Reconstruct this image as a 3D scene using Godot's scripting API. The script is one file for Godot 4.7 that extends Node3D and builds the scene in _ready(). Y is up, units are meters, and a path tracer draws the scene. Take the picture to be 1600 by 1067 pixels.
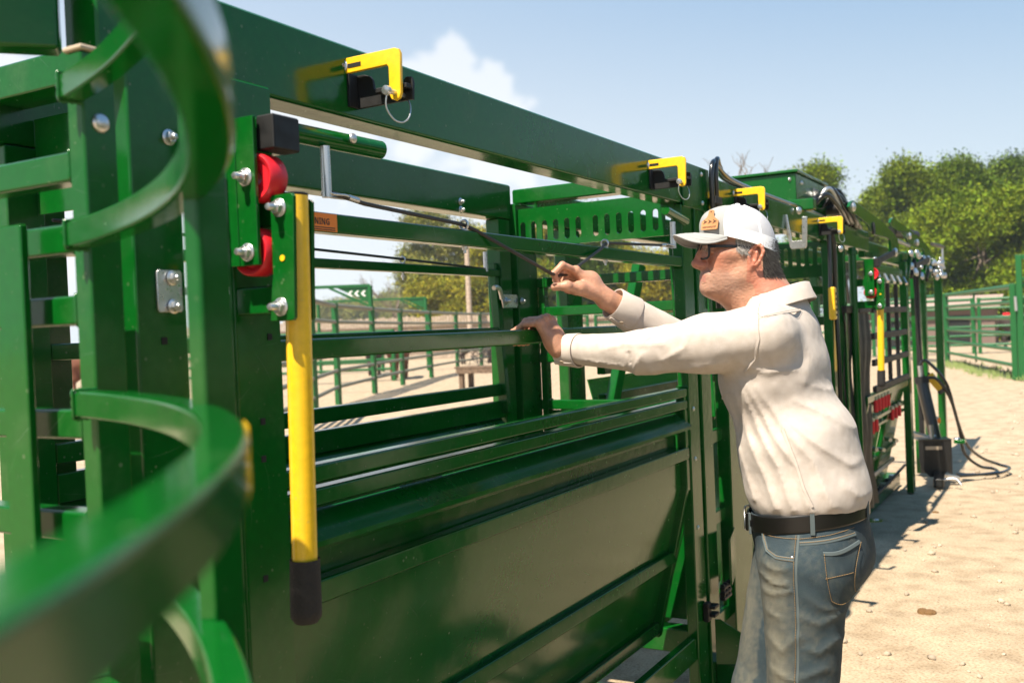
extends Node3D

# ---------------------------------------------------------------- mesh builder
class MB:
	var v := PackedVector3Array()
	var n := PackedVector3Array()
	var t := PackedVector2Array()
	var c := PackedColorArray()
	var ix := PackedInt32Array()
	var col := Color.WHITE
	func vert(p: Vector3, nn: Vector3, uv := Vector2.ZERO) -> int:
		v.append(p); n.append(nn); t.append(uv); c.append(col)
		return v.size() - 1
	func tri(a: int, b: int, d: int) -> void:
		if (v[b] - v[a]).cross(v[d] - v[a]).dot(n[a] + n[b] + n[d]) > 0.0:
			ix.append(a); ix.append(d); ix.append(b)
		else:
			ix.append(a); ix.append(b); ix.append(d)
	func quad(a: int, b: int, d: int, e: int) -> void:
		tri(a, b, d); tri(a, d, e)
	func box(xf: Transform3D, s: Vector3, bev := 0.004) -> MB:
		var h := s * 0.5
		var b: float = minf(bev, minf(h.x, minf(h.y, h.z)) * 0.8)
		var id := []
		for k in 8:
			var g := Vector3(1 if k & 1 else -1, 1 if k & 2 else -1, 1 if k & 4 else -1)
			var three := []
			for ax in 3:
				var p := Vector3()
				for q in 3:
					p[q] = g[q] * (h[q] if q == ax else h[q] - b)
				var nn := Vector3()
				nn[ax] = g[ax]
				three.append(vert(xf * p, (xf.basis * nn).normalized(), Vector2(p[(ax + 1) % 3], p[(ax + 2) % 3])))
			id.append(three)
		for ax in 3:
			var a1 := 1 << ((ax + 1) % 3)
			var a2 := 1 << ((ax + 2) % 3)
			for sgn in 2:
				var k0 := (1 << ax) * sgn
				quad(id[k0][ax], id[k0 | a1][ax], id[k0 | a1 | a2][ax], id[k0 | a2][ax])
			# the edge chamfers that run along ax
			for q in 4:
				var k0 := (a1 if q & 1 else 0) | (a2 if q & 2 else 0)
				var k1 := k0 | (1 << ax)
				quad(id[k0][(ax + 1) % 3], id[k1][(ax + 1) % 3], id[k1][(ax + 2) % 3], id[k0][(ax + 2) % 3])
		for k in 8:
			tri(id[k][0], id[k][1], id[k][2])
		return self
	func span(lo: Vector3, hi: Vector3, bev := 0.004) -> MB:
		return box(Transform3D(Basis(), (lo + hi) * 0.5), (hi - lo).abs(), bev)
	func bar(a: Vector3, b: Vector3, w: float, h: float, up := Vector3.UP, bev := 0.004) -> MB:
		var d := (b - a).normalized()
		var s := d.cross(up)
		if s.length() < 0.01: s = d.cross(Vector3.BACK)
		s = s.normalized()
		return box(Transform3D(Basis(s, s.cross(d), -d), (a + b) * 0.5), Vector3(w, h, a.distance_to(b)), bev)
	func tube(pts: PackedVector3Array, r, seg := 8, caps := true) -> MB:
		var m := pts.size()
		var d0 := (pts[1] - pts[0]).normalized()
		var u := d0.cross(Vector3.UP if absf(d0.y) < 0.9 else Vector3.RIGHT).normalized()
		var prev := -1
		var run := 0.0
		for i in m:
			var d := (pts[mini(i + 1, m - 1)] - pts[maxi(i - 1, 0)]).normalized()
			u = (u - d * u.dot(d)).normalized()
			var w := d.cross(u)
			var rr: float = r if r is float else r[i]
			if i: run += pts[i].distance_to(pts[i - 1])
			var first := v.size()
			for k in seg + 1:
				var a := TAU * k / seg
				var nn := u * cos(a) + w * sin(a)
				vert(pts[i] + nn * rr, nn, Vector2(float(k) / seg, run))
			if prev >= 0:
				for k in seg: quad(prev + k, prev + k + 1, first + k + 1, first + k)
			if caps and (i == 0 or i == m - 1):
				var nn := -d if i == 0 else d
				var ce := vert(pts[i], nn)
				var ring := []
				for k in seg: ring.append(vert(v[first + k], nn))
				for k in seg: tri(ce, ring[k], ring[(k + 1) % seg])
			prev = first
		return self
	func rod(a: Vector3, b: Vector3, r: float, seg := 10) -> MB:
		return tube(PackedVector3Array([a, b]), r, seg)
	func lathe(prof: Array, xf: Transform3D, seg := 16) -> MB:  # prof: Vector2(radius, height) along local y
		for i in prof.size() - 1:
			var p: Vector2 = prof[i]
			var q: Vector2 = prof[i + 1]
			if p.distance_to(q) < 1e-6: continue
			var nn := Vector2(q.y - p.y, p.x - q.x).normalized()
			var n0 := nn
			var n1 := nn
			if i > 0:
				var o: Vector2 = p - prof[i - 1]
				var on := Vector2(o.y, -o.x).normalized()
				if on.dot(nn) > 0.75: n0 = (on + nn).normalized()
			if i < prof.size() - 2:
				var o: Vector2 = prof[i + 2] - q
				var on := Vector2(o.y, -o.x).normalized()
				if on.dot(nn) > 0.75: n1 = (on + nn).normalized()
			var f := v.size()
			for k in seg + 1:
				var a := TAU * k / seg
				var e := Vector3(cos(a), 0, sin(a))
				vert(xf * (e * p.x + Vector3.UP * p.y), (xf.basis * (e * n0.x + Vector3.UP * n0.y)).normalized(), Vector2(float(k) / seg, p.y))
				vert(xf * (e * q.x + Vector3.UP * q.y), (xf.basis * (e * n1.x + Vector3.UP * n1.y)).normalized(), Vector2(float(k) / seg, q.y))
			for k in seg: quad(f + 2 * k, f + 2 * k + 2, f + 2 * k + 3, f + 2 * k + 1)
		return self
	func prism(poly: PackedVector2Array, depth: float, xf: Transform3D, bev := 0.0, skip := {}) -> MB:  # poly in local xy, thick along local z
		var m := poly.size()
		if Geometry2D.is_polygon_clockwise(poly) == false: pass
		var area := 0.0
		for i in m: area += poly[i].cross(poly[(i + 1) % m])
		var sg := 1.0 if area > 0 else -1.0
		var en := []
		for i in m:
			var e := (poly[(i + 1) % m] - poly[i]).normalized()
			en.append(Vector2(e.y, -e.x) * sg)
		var ins := PackedVector2Array()
		for i in m:
			var a: Vector2 = en[(i + m - 1) % m]
			var b: Vector2 = en[i]
			var s := a + b
			ins.append(poly[i] - s / maxf(0.3, 1.0 + a.dot(b)) * bev)
		var tr := Geometry2D.triangulate_polygon(poly)
		for side in [1.0, -1.0]:
			var f := v.size()
			for i in m: vert(xf * Vector3(ins[i].x, ins[i].y, side * depth * 0.5), (xf.basis * Vector3(0, 0, side)).normalized(), ins[i])
			for i in range(0, tr.size(), 3): tri(f + tr[i], f + tr[i + 1], f + tr[i + 2])
		for i in m:
			if skip.has(i): continue
			var j := (i + 1) % m
			var na: Vector2 = en[i]
			var nb: Vector2 = en[i]
			var pv: Vector2 = en[(i + m - 1) % m]
			var nx: Vector2 = en[j]
			if pv.dot(na) > 0.75: na = (na + pv).normalized()
			if nx.dot(nb) > 0.75: nb = (nb + nx).normalized()
			var hz := depth * 0.5 - bev
			var r := []
			for q in [[poly, hz], [poly, -hz]]:
				r.append(vert(xf * Vector3(q[0][i].x, q[0][i].y, q[1]), (xf.basis * Vector3(na.x, na.y, 0)).normalized()))
				r.append(vert(xf * Vector3(q[0][j].x, q[0][j].y, q[1]), (xf.basis * Vector3(nb.x, nb.y, 0)).normalized()))
			quad(r[0], r[1], r[3], r[2])
			if bev > 0.0:
				for side in [1.0, -1.0]:
					var o := 0 if side > 0 else 2
					var fa := vert(xf * Vector3(ins[i].x, ins[i].y, side * depth * 0.5), (xf.basis * Vector3(0, 0, side)).normalized())
					var fb := vert(xf * Vector3(ins[j].x, ins[j].y, side * depth * 0.5), (xf.basis * Vector3(0, 0, side)).normalized())
					quad(r[o], r[o + 1], fb, fa)
		return self
	func mesh() -> ArrayMesh:
		var a := []
		a.resize(Mesh.ARRAY_MAX)
		a[Mesh.ARRAY_VERTEX] = v
		a[Mesh.ARRAY_NORMAL] = n
		a[Mesh.ARRAY_TEX_UV] = t
		a[Mesh.ARRAY_COLOR] = c
		a[Mesh.ARRAY_INDEX] = ix
		var m := ArrayMesh.new()
		m.add_surface_from_arrays(Mesh.PRIMITIVE_TRIANGLES, a)
		return m

# ---------------------------------------------------------------- naming and placing
var M := {}
var used := {}
var cache := {}
var rng := RandomNumberGenerator.new()

func numbered(p: Node, called: String) -> String:
	var key := str(p.get_instance_id()) + called
	var k: int = used.get(key, 0)
	used[key] = k + 1
	return called if k == 0 else "%s_%03d" % [called, k]

func put(o: Node3D, called: String, parent: Node = null) -> Node3D:
	var p: Node = parent if parent else self
	o.name = numbered(p, called)
	p.add_child(o, true)
	return o

func where(p: Node) -> Vector3:
	var s := Vector3.ZERO
	while p and p != self:
		s += p.position
		p = p.get_parent()
	return s

# a mesh built in world coordinates, committed as one named part
func part(called: String, mb: MB, mat: Material, parent: Node = null) -> MeshInstance3D:
	var o := MeshInstance3D.new()
	o.mesh = mb.mesh()
	o.material_override = mat
	if parent: o.position = -where(parent)
	put(o, called, parent)
	return o

# a shared mesh set down at a transform given in world coordinates
func piece(called: String, m: Mesh, mat: Material, xf: Transform3D, parent: Node = null) -> MeshInstance3D:
	var o := MeshInstance3D.new()
	o.mesh = m
	o.material_override = mat
	o.transform = xf.translated(-where(parent)) if parent else xf
	put(o, called, parent)
	return o

func thing(called: String, label: String, category: String, at := Vector3.ZERO, group := "") -> Node3D:
	var o := Node3D.new()
	put(o, called)
	o.position = at
	tag(o, label, category, group)
	return o

func tag(o: Node, label: String, category: String, group := "", kind := "") -> Node:
	if label: o.set_meta("label", label)
	if category: o.set_meta("category", category)
	if group: o.set_meta("group", group)
	if kind: o.set_meta("kind", kind)
	return o

func V(x: float, y: float, z: float) -> Vector3: return Vector3(x, y, z)
func at(p: Vector3, b := Basis()) -> Transform3D: return Transform3D(b, p)
# a basis whose local y points along d
func ybasis(d: Vector3) -> Basis:
	var y := d.normalized()
	var x := y.cross(Vector3.UP if absf(y.y) < 0.9 else Vector3.BACK).normalized()
	return Basis(x, y, x.cross(y))
func box1(lo: Vector3, hi: Vector3, bev := 0.004) -> MB: return MB.new().span(lo, hi, bev)

# ---------------------------------------------------------------- materials
func lin(r: float, g: float, b: float) -> Color: return Color(r, g, b).linear_to_srgb()
func noise_tex(freq: float, lo: Color, hi: Color, size := 256, oct := 4, sd := 1, mid = null) -> NoiseTexture2D:
	var f := FastNoiseLite.new()
	f.seed = sd; f.frequency = freq; f.fractal_octaves = oct
	var t := NoiseTexture2D.new()
	t.width = size; t.height = size; t.seamless = true; t.noise = f
	var g := Gradient.new()
	g.set_color(0, lo); g.set_color(1, hi)
	if mid: g.add_point(mid[0], mid[1])
	t.color_ramp = g
	return t
func normal_tex(freq: float, strength: float, size := 256, oct := 4, sd := 2) -> NoiseTexture2D:
	var f := FastNoiseLite.new()
	f.seed = sd; f.frequency = freq; f.fractal_octaves = oct
	var t := NoiseTexture2D.new()
	t.width = size; t.height = size; t.seamless = true; t.noise = f
	t.as_normal_map = true; t.bump_strength = strength
	return t
func mat(c: Color, rough := 0.6, metal := 0.0, coat := 0.0, coat_rough := 0.1) -> StandardMaterial3D:
	var m := StandardMaterial3D.new()
	m.albedo_color = c; m.roughness = rough; m.metallic = metal
	if coat > 0.0:
		m.clearcoat_enabled = true; m.clearcoat = coat; m.clearcoat_roughness = coat_rough
	return m
func tri(m: StandardMaterial3D, s: float) -> StandardMaterial3D:
	m.uv1_triplanar = true; m.uv1_world_triplanar = true
	m.uv1_scale = Vector3.ONE * s
	return m

# paint as it is on used pens: scratches, rub marks, splashes of dried dust; the second picture is its roughness
func wear(base: Vector3, n: int, marks: float) -> Array:
	rng.seed = 99
	var dusty := Vector3(0.30, 0.26, 0.19)
	var bare := base.lerp(Vector3(0.26, 0.27, 0.24), 0.75)
	var f := FastNoiseLite.new()
	f.seed = 4; f.frequency = 0.006; f.fractal_octaves = 5
	var ni := f.get_seamless_image(n, n)
	f.seed = 5; f.frequency = 0.05
	var nj := f.get_seamless_image(n, n)
	var amt := PackedFloat32Array()
	var scr := PackedFloat32Array()
	amt.resize(n * n); scr.resize(n * n)
	for k in int(260 * marks):
		var p := Vector2(rng.randf() * n, rng.randf() * n)
		var d := Vector2.from_angle(rng.randf() * TAU)
		var bend := rng.randfn() * 0.006
		var l := int(8 + 90 * pow(rng.randf(), 2.5))
		var a := 0.10 + 0.45 * rng.randf() * rng.randf()
		for i in l:
			p += d; d = d.rotated(bend)
			var q := posmod(int(p.x), n) + posmod(int(p.y), n) * n
			scr[q] = maxf(scr[q], a * sin(PI * i / l))
	for k in int(1500 * marks):
		var p := Vector2(rng.randf() * n, rng.randf() * n)
		var r := 0.6 + 2.2 * pow(rng.randf(), 4.0)
		var a := 0.12 + 0.4 * rng.randf() * rng.randf()
		for y in range(int(-r) - 1, int(r) + 2):
			for x in range(int(-r) - 1, int(r) + 2):
				var e := clampf(r + 0.5 - Vector2(x, y).length(), 0.0, 1.0) * a
				var q := posmod(int(p.x) + x, n) + posmod(int(p.y) + y, n) * n
				amt[q] = maxf(amt[q], e)
	var im := Image.create(n, n, false, Image.FORMAT_RGB8)
	var ro := Image.create(n, n, false, Image.FORMAT_RGB8)
	for y in n:
		for x in n:
			var q := x + y * n
			var cloud := ni.get_pixel(x, y).r
			var fine := nj.get_pixel(x, y).r
			var film := smoothstep(0.52, 0.92, cloud) * (0.35 + 0.65 * fine)
			var c := base * (0.90 + 0.2 * fine)
			c = c.lerp(dusty, film * 0.06)
			c = c.lerp(dusty, amt[q] * 0.55).lerp(bare, scr[q] * 0.6)
			im.set_pixel(x, y, Color(c.x, c.y, c.z).linear_to_srgb())
			var rr := clampf(0.13 + 0.04 * cloud + film * 0.07 + amt[q] * 0.5 + scr[q] * 0.3, 0.0, 1.0)
			ro.set_pixel(x, y, Color(rr, rr, rr))
	return [ImageTexture.create_from_image(im), ImageTexture.create_from_image(ro)]

func materials() -> void:
	var worn := wear(Vector3(0.0026, 0.086, 0.0090), 1024, 1.0)
	var worn_yellow := wear(Vector3(0.88, 0.52, 0.010), 512, 0.6)
	var peel := normal_tex(0.09, 0.7, 256, 2, 5)
	var g := mat(lin(0.0026, 0.078, 0.0085), 1.0)
	g.metallic_specular = 0.43
	g.albedo_texture = worn[0]; g.roughness_texture = worn[1]; g.albedo_color = Color(1, 1, 1)
	g.normal_enabled = true; g.normal_texture = peel; g.normal_scale = 0.05
	M.green = tri(g, 0.85)
	var far := mat(lin(0.007, 0.105, 0.022), 0.35)
	M.green_far = far
	var rust := mat(lin(0.03, 0.075, 0.025), 0.6)
	rust.albedo_texture = noise_tex(0.05, Color(0.7, 0.95, 0.7), Color(1.0, 0.8, 0.62), 256, 4, 9)
	M.green_worn = tri(rust, 0.8)
	M.fence_pale = mat(lin(0.17, 0.165, 0.12), 0.55)
	var pk := mat(lin(0.58, 0.47, 0.37), 0.85)
	pk.albedo_texture = noise_tex(0.02, Color(0.72, 0.70, 0.68), Color(1, 1, 1), 256, 4, 14)
	M.plank = tri(pk, 0.9)
	var y := mat(lin(0.90, 0.53, 0.010), 0.38, 0.0, 0.4, 0.15)
	y.albedo_color = Color.WHITE; y.albedo_texture = worn_yellow[0]
	M.yellow = tri(y, 2.0)
	var zn := mat(Color(0.80, 0.80, 0.80), 1.0, 0.9)
	zn.roughness_texture = noise_tex(0.04, Color(0.24, 0.24, 0.24), Color(0.38, 0.38, 0.38), 128, 3, 8)
	M.zinc = tri(zn, 14.0)
	M.steel = mat(Color(0.62, 0.61, 0.60), 0.32, 1.0)
	var rp := mat(Color(0.30, 0.285, 0.27), 0.45, 0.75)
	M.wire = rp
	var red := mat(lin(0.62, 0.012, 0.022), 0.42)
	M.red = red
	var bl := mat(Color(0.075, 0.072, 0.072), 1.0, 0.0)
	bl.roughness_texture = noise_tex(0.03, Color(0.42, 0.42, 0.42), Color(0.75, 0.75, 0.75), 256, 4, 10)
	bl.albedo_texture = noise_tex(0.02, Color(0.8, 0.8, 0.8), Color(1, 0.98, 0.95), 256, 5, 11)
	M.black = tri(bl, 3.0)
	M.black_gloss = mat(Color(0.05, 0.05, 0.055), 0.28, 0.0, 0.6, 0.12)
	M.rubber = mat(Color(0.12, 0.115, 0.11), 0.55)
	M.grip = tri(mat(Color(0.13, 0.12, 0.12), 0.72), 9.0)
	M.grip.normal_enabled = true; M.grip.normal_texture = normal_tex(0.2, 3.0, 128, 2, 12); M.grip.normal_scale = 0.5
	M.white = mat(lin(0.75, 0.75, 0.74), 0.5)
	M.orange = mat(lin(0.85, 0.22, 0.012), 0.4)
	M.ink = mat(lin(0.02, 0.015, 0.012), 0.5)
	M.hole = mat(lin(0.006, 0.007, 0.006), 0.8)
	M.plug = mat(lin(0.45, 0.36, 0.26), 0.7)
	M.wood_gray = tri(mat(lin(0.24, 0.17, 0.12), 0.85), 1.2)
	M.wood_gray.albedo_texture = noise_tex(0.03, Color(0.6, 0.58, 0.55), Color(1, 0.98, 0.95), 256, 5, 13)

# ---------------------------------------------------------------- camera, light, sky, and the order of building
func sky_image() -> Image:
	var w := 1536
	var h := 768
	var im := Image.create(w, h, false, Image.FORMAT_RGBF)
	var n := FastNoiseLite.new()
	n.seed = 17; n.frequency = 1.0; n.fractal_octaves = 6; n.fractal_gain = 0.55
	var white := Vector3(0.70, 0.725, 0.74)
	var pale := Vector3(0.50, 0.60, 0.665)
	var blue := Vector3(0.115, 0.275, 0.50)
	var top := Vector3(0.12, 0.24, 0.42)
	var gnd := Vector3(0.40, 0.33, 0.24)
	# a bank of small cumulus low in the sky beyond the alley
	var clouds := [[V(-0.53, 0.255, -0.82), 0.036], [V(-0.485, 0.228, -0.84), 0.034], [V(-0.56, 0.222, -0.80), 0.045], [V(-0.50, 0.155, -0.85), 0.05], [V(-0.64, 0.19, -0.74), 0.06], [V(-0.01, 0.235, -0.97), 0.018], [V(-0.80, 0.17, -0.56), 0.10], [V(-0.92, 0.24, -0.2), 0.14], [V(0.5, 0.2, 0.8), 0.2], [V(0.9, 0.3, 0.2), 0.2]]
	for c in clouds: c[0] = c[0].normalized()
	for j in h:
		var el := PI * 0.5 - PI * (j + 0.5) / h
		for i in w:
			var c: Vector3
			if el < 0.0:
				c = pale.lerp(gnd, clampf(-el / 0.05, 0.0, 1.0))
			else:
				# the first column faces -z
				var az := TAU * (i + 0.5) / w
				var d := V(sin(az) * cos(el), sin(el), -cos(az) * cos(el))
				var s := d.y
				var left := clampf(0.5 - 0.9 * (d.x + 0.28), 0.0, 1.0)
				var low := pale.lerp(white, left)
				c = low.lerp(blue, smoothstep(0.02, 0.42, s) * (1.0 - 0.45 * left)).lerp(top, smoothstep(0.30, 1.0, s))
				if el < 0.5:
					var k := 0.0
					for e in clouds:
						var r: float = d.distance_to(e[0]) / e[1]
						if r < 1.6: k = maxf(k, 1.0 - r * r * 0.55)
					if k > 0.0:
						var q := d * 16.0
						var f := n.get_noise_3d(q.x, q.y * 1.3, q.z) * 0.9 + k - 0.42
						c = c.lerp(Vector3(0.80, 0.80, 0.80), smoothstep(0.0, 0.28, f) * 0.55)
			im.set_pixel(i, j, Color(c.x, c.y, c.z))
	return im

func _ready() -> void:
	var cam := Camera3D.new()
	var th := deg_to_rad(29.7)
	var f := V(-sin(th) * cos(deg_to_rad(0.68)), -sin(deg_to_rad(0.68)), -cos(th) * cos(deg_to_rad(0.68)))
	var r := V(cos(th), 0, -sin(th))
	var u := r.cross(f)
	var roll := deg_to_rad(2.4)
	var r2 := r * cos(roll) - u * sin(roll)
	var u2 := u * cos(roll) + r * sin(roll)
	cam.transform = Transform3D(Basis(r2, u2, -f), V(0, 1.5, 0))
	cam.fov = 37.85
	var ca := CameraAttributesPhysical.new()
	ca.frustum_focal_length = 35.0
	ca.frustum_focus_distance = 2.6
	ca.exposure_aperture = 5.0
	ca.frustum_near = 0.03
	ca.frustum_far = 2500.0
	cam.attributes = ca
	put(cam, "camera")
	cam.current = true
	var env := Environment.new()
	env.background_mode = Environment.BG_SKY
	env.sky = Sky.new()
	var sm := PanoramaSkyMaterial.new()
	sm.panorama = ImageTexture.create_from_image(sky_image())
	env.sky.sky_material = sm
	env.background_energy_multiplier = 0.70
	env.tonemap_mode = Environment.TONE_MAPPER_LINEAR
	env.tonemap_exposure = 2.05
	env.sdfgi_enabled = true; env.ssao_enabled = true; env.ssil_enabled = true
	env.fog_enabled = true
	env.fog_light_color = Color(0.80, 0.86, 0.90)
	env.fog_density = 0.0006
	var we := WorldEnvironment.new()
	we.environment = env
	we.name = "world"; add_child(we, true)
	var sun := DirectionalLight3D.new()
	var to := V(0.085, -1.0, -0.60).normalized()
	sun.transform = Transform3D(Basis.looking_at(to, Vector3.UP), V(0, 12, 0))
	sun.light_energy = 1.6
	sun.light_color = Color(1.0, 0.955, 0.88)
	sun.light_angular_distance = 0.5
	sun.shadow_enabled = true
	put(sun, "sun")
	materials()
	var gm := mat(Color.WHITE, 0.95)
	gm.albedo_color = lin(0.515, 0.425, 0.315)
	gm.albedo_texture = noise_tex(0.010, Color(0.80, 0.77, 0.73), Color(1.0, 0.99, 0.97), 1024, 6, 31, [0.5, Color(0.94, 0.92, 0.90)])
	gm.normal_enabled = true; gm.normal_texture = normal_tex(0.02, 10.0, 1024, 6, 32); gm.normal_scale = 0.28
	tri(gm, 0.35)
	var dm := noise_tex(0.16, Color(0.66, 0.62, 0.58), Color(1, 1, 1), 1024, 4, 33, [0.45, Color(0.95, 0.94, 0.92)])
	gm.detail_enabled = true; gm.detail_blend_mode = BaseMaterial3D.BLEND_MODE_MUL
	gm.detail_albedo = dm
	gm.detail_uv_layer = BaseMaterial3D.DETAIL_UV_1
	M.ground = gm
	M.dung = mat(lin(0.16, 0.085, 0.03), 0.9)
	ground()
	alley()
	hoop_gate()
	slide_gate(0.0, "sliding gate end with red rollers and long yellow lever, in the near foreground")
	squeeze_chute()
	slide_gate(-5.42, "second sliding gate end with red rollers and yellow lever, behind the man's back")
	jack()
	person()
	cable()
	background()
	scatter_stones()

# ---------------------------------------------------------------- hardware shared by the steel equipment
func bolt_mesh(r: float, stud: float) -> ArrayMesh:  # hex nut with flange and domed stud along local +y
	var key := "bolt%.4f_%.3f" % [r, stud]
	if not cache.has(key):
		var b := MB.new()
		b.lathe([Vector2(0, 0), Vector2(r * 1.32, 0), Vector2(r * 1.36, r * 0.14), Vector2(r * 1.25, r * 0.24), Vector2(r * 0.9, r * 0.30)], at(Vector3.ZERO), 18)
		var hexa := PackedVector2Array()
		for k in 6: hexa.append(Vector2.from_angle(TAU * k / 6.0 + 0.2) * r)
		b.prism(hexa, r * 0.85, Transform3D(Basis(Vector3.RIGHT, Vector3.FORWARD, Vector3.UP), V(0, r * 0.62, 0)), r * 0.10)
		b.lathe([Vector2(r * 0.55, r), Vector2(r * 0.55, r + stud), Vector2(r * 0.42, r + stud + r * 0.18), Vector2(0, r + stud + r * 0.22)], at(Vector3.ZERO), 12)
		cache[key] = b.mesh()
	return cache[key]
func dome_mesh(r: float) -> ArrayMesh:  # carriage bolt head
	var key := "dome%.4f" % r
	if not cache.has(key):
		var p := [Vector2(r, -0.001)]
		for k in 6: p.append(Vector2(r * cos(PI / 2 * k / 5.0), r * 0.55 * sin(PI / 2 * k / 5.0)))
		cache[key] = MB.new().lathe(p, at(Vector3.ZERO), 20).mesh()
	return cache[key]
func bolt(p: Vector3, dir: Vector3, parent: Node, r := 0.0095, stud := 0.012) -> Node:
	return piece("bolt", bolt_mesh(r, stud), M.zinc, at(p, ybasis(dir)), parent)
func dome(p: Vector3, dir: Vector3, parent: Node, r := 0.012) -> Node:
	return piece("bolt", dome_mesh(r), M.zinc, at(p, ybasis(dir)), parent)
func ring_pts(c: Vector3, u: Vector3, w: Vector3, r: float, a0 := 0.0, a1 := TAU, m := 20) -> PackedVector3Array:
	var o := PackedVector3Array()
	for i in m + 1:
		var a := lerpf(a0, a1, float(i) / m)
		o.append(c + (u * cos(a) + w * sin(a)) * r)
	return o
func rope(ctrl: Array, m := 10) -> PackedVector3Array:
	var cu := Curve3D.new()
	var k := ctrl.size()
	for i in k:
		var d: Vector3 = (ctrl[mini(i + 1, k - 1)] - ctrl[maxi(i - 1, 0)]) / 6.0
		cu.add_point(ctrl[i], -d, d)
	var o := PackedVector3Array()
	for i in (k - 1) * m + 1: o.append(cu.sample(mini(i / m, k - 2), float(i) / m - mini(i / m, k - 2)))
	return o

# a steel plate in local xy with a row of upright slots, cut cell by cell so that the slots are real openings
func slotted(xs: Array, x0: float, x1: float, y0: float, y1: float, cy: float, w: float, h: float, depth: float, xf: Transform3D) -> MB:
	var b := MB.new()
	var edges := [x0]
	for i in xs.size() - 1: edges.append((xs[i] + xs[i + 1]) * 0.5)
	edges.append(x1)
	for i in xs.size():
		for s in [-1.0, 1.0]:
			var side: float = edges[i] if s < 0 else edges[i + 1]
			var p := PackedVector2Array([Vector2(xs[i], y0), Vector2(side, y0), Vector2(side, y1), Vector2(xs[i], y1)])
			var k0 := p.size()
			for k in 7:
				var a := PI / 2 - PI / 2 * k / 6.0
				p.append(Vector2(xs[i] + s * cos(a) * w * 0.5, cy + h * 0.5 - w * 0.5 + sin(a) * w * 0.5))
			for k in 7:
				var a := -PI / 2 * k / 6.0
				p.append(Vector2(xs[i] + s * cos(a) * w * 0.5, cy - h * 0.5 + w * 0.5 + sin(a) * w * 0.5))
			var skip := {3: true, p.size() - 1: true}
			if not ((s < 0 and i == 0) or (s > 0 and i == xs.size() - 1)): skip[1] = true
			b.prism(p, depth, xf, 0.0, skip)
	return b

# the drop latch that stands out from the overhead beam: black cradle, yellow L arm, pivot bolt, pin with its wire ring
func latch(z: float, parent: Node, flip := false) -> void:
	var g := MB.new()
	var ear := PackedVector2Array([Vector2(-1.25, 1.956), Vector2(-1.112, 1.956), Vector2(-1.110, 1.99), Vector2(-1.114, 2.000), Vector2(-1.126, 2.002), Vector2(-1.132, 1.996), Vector2(-1.134, 1.983), Vector2(-1.190, 1.983), Vector2(-1.204, 1.990), Vector2(-1.207, 2.008), Vector2(-1.214, 2.017), Vector2(-1.228, 2.022), Vector2(-1.25, 2.022)])
	g.prism(ear, 0.008, at(V(0, 0, z - 0.028)), 0.0012)
	g.span(V(-1.2495, 1.956, z - 0.0235), V(-1.243, 2.022, z + 0.004), 0.001)
	var br := part("cradle", g, M.black, parent)
	var a := MB.new()
	var l := PackedVector2Array()
	for k in 7: l.append(Vector2(-1.258, 2.037) + Vector2.from_angle(PI * 0.5 + PI * k / 6.0) * 0.0155)
	for q in [Vector2(-1.150, 2.0225), Vector2(-1.1465, 2.018), Vector2(-1.1465, 1.964), Vector2(-1.142, 1.955), Vector2(-1.133, 1.951), Vector2(-1.123, 1.955), Vector2(-1.119, 1.964), Vector2(-1.117, 2.040), Vector2(-1.121, 2.049), Vector2(-1.131, 2.0525)]: l.append(q)
	a.prism(l, 0.009, at(V(0, 0, z)), 0.0018)
	a.span(V(-1.243, 2.032, z + 0.0046), V(-1.213, 2.039, z + 0.0052), 0.0001)
	part("lock_arm", a, M.yellow, parent)
	part("slot", MB.new().span(V(-1.244, 2.0315, z + 0.0046), V(-1.212, 2.0395, z + 0.0056), 0.0001), M.hole, parent)
	var bb := MB.new()
	part("spacer", bb.rod(V(-1.258, 2.037, z - 0.030), V(-1.258, 2.037, z + 0.004), 0.009, 12), M.black, parent)
	bolt(V(-1.258, 2.037, z + 0.0045), V(0, 0, 1), parent, 0.0098, 0.006)
	var cr := MB.new()
	cr.span(V(-1.188, 1.975, z - 0.022), V(-1.112, 1.985, z - 0.006), 0.002)
	part("shelf", cr, M.black, parent)
	var pin := MB.new()
	pin.rod(V(-1.133, 1.966, z - 0.034), V(-1.133, 1.966, z + 0.026), 0.0052, 10)
	pin.lathe([Vector2(0, 0), Vector2(0.0085, 0), Vector2(0.0095, 0.004), Vector2(0.0088, 0.011), Vector2(0, 0.0125)], at(V(-1.133, 1.966, z + 0.024), ybasis(V(0, 0, 1))), 12)
	part("lock_pin", pin, M.zinc, parent)
	var c := V(-1.127, 1.930, z + 0.008)
	part("wire_ring", MB.new().tube(rope([V(-1.133, 1.962, z + 0.030), V(-1.136, 1.935, z + 0.030), V(-1.130, 1.913, z + 0.016), V(-1.121, 1.908, z), V(-1.116, 1.920, z - 0.016), V(-1.122, 1.945, z - 0.030), V(-1.133, 1.964, z - 0.033)], 5), 0.0016, 6), M.zinc, parent)

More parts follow.
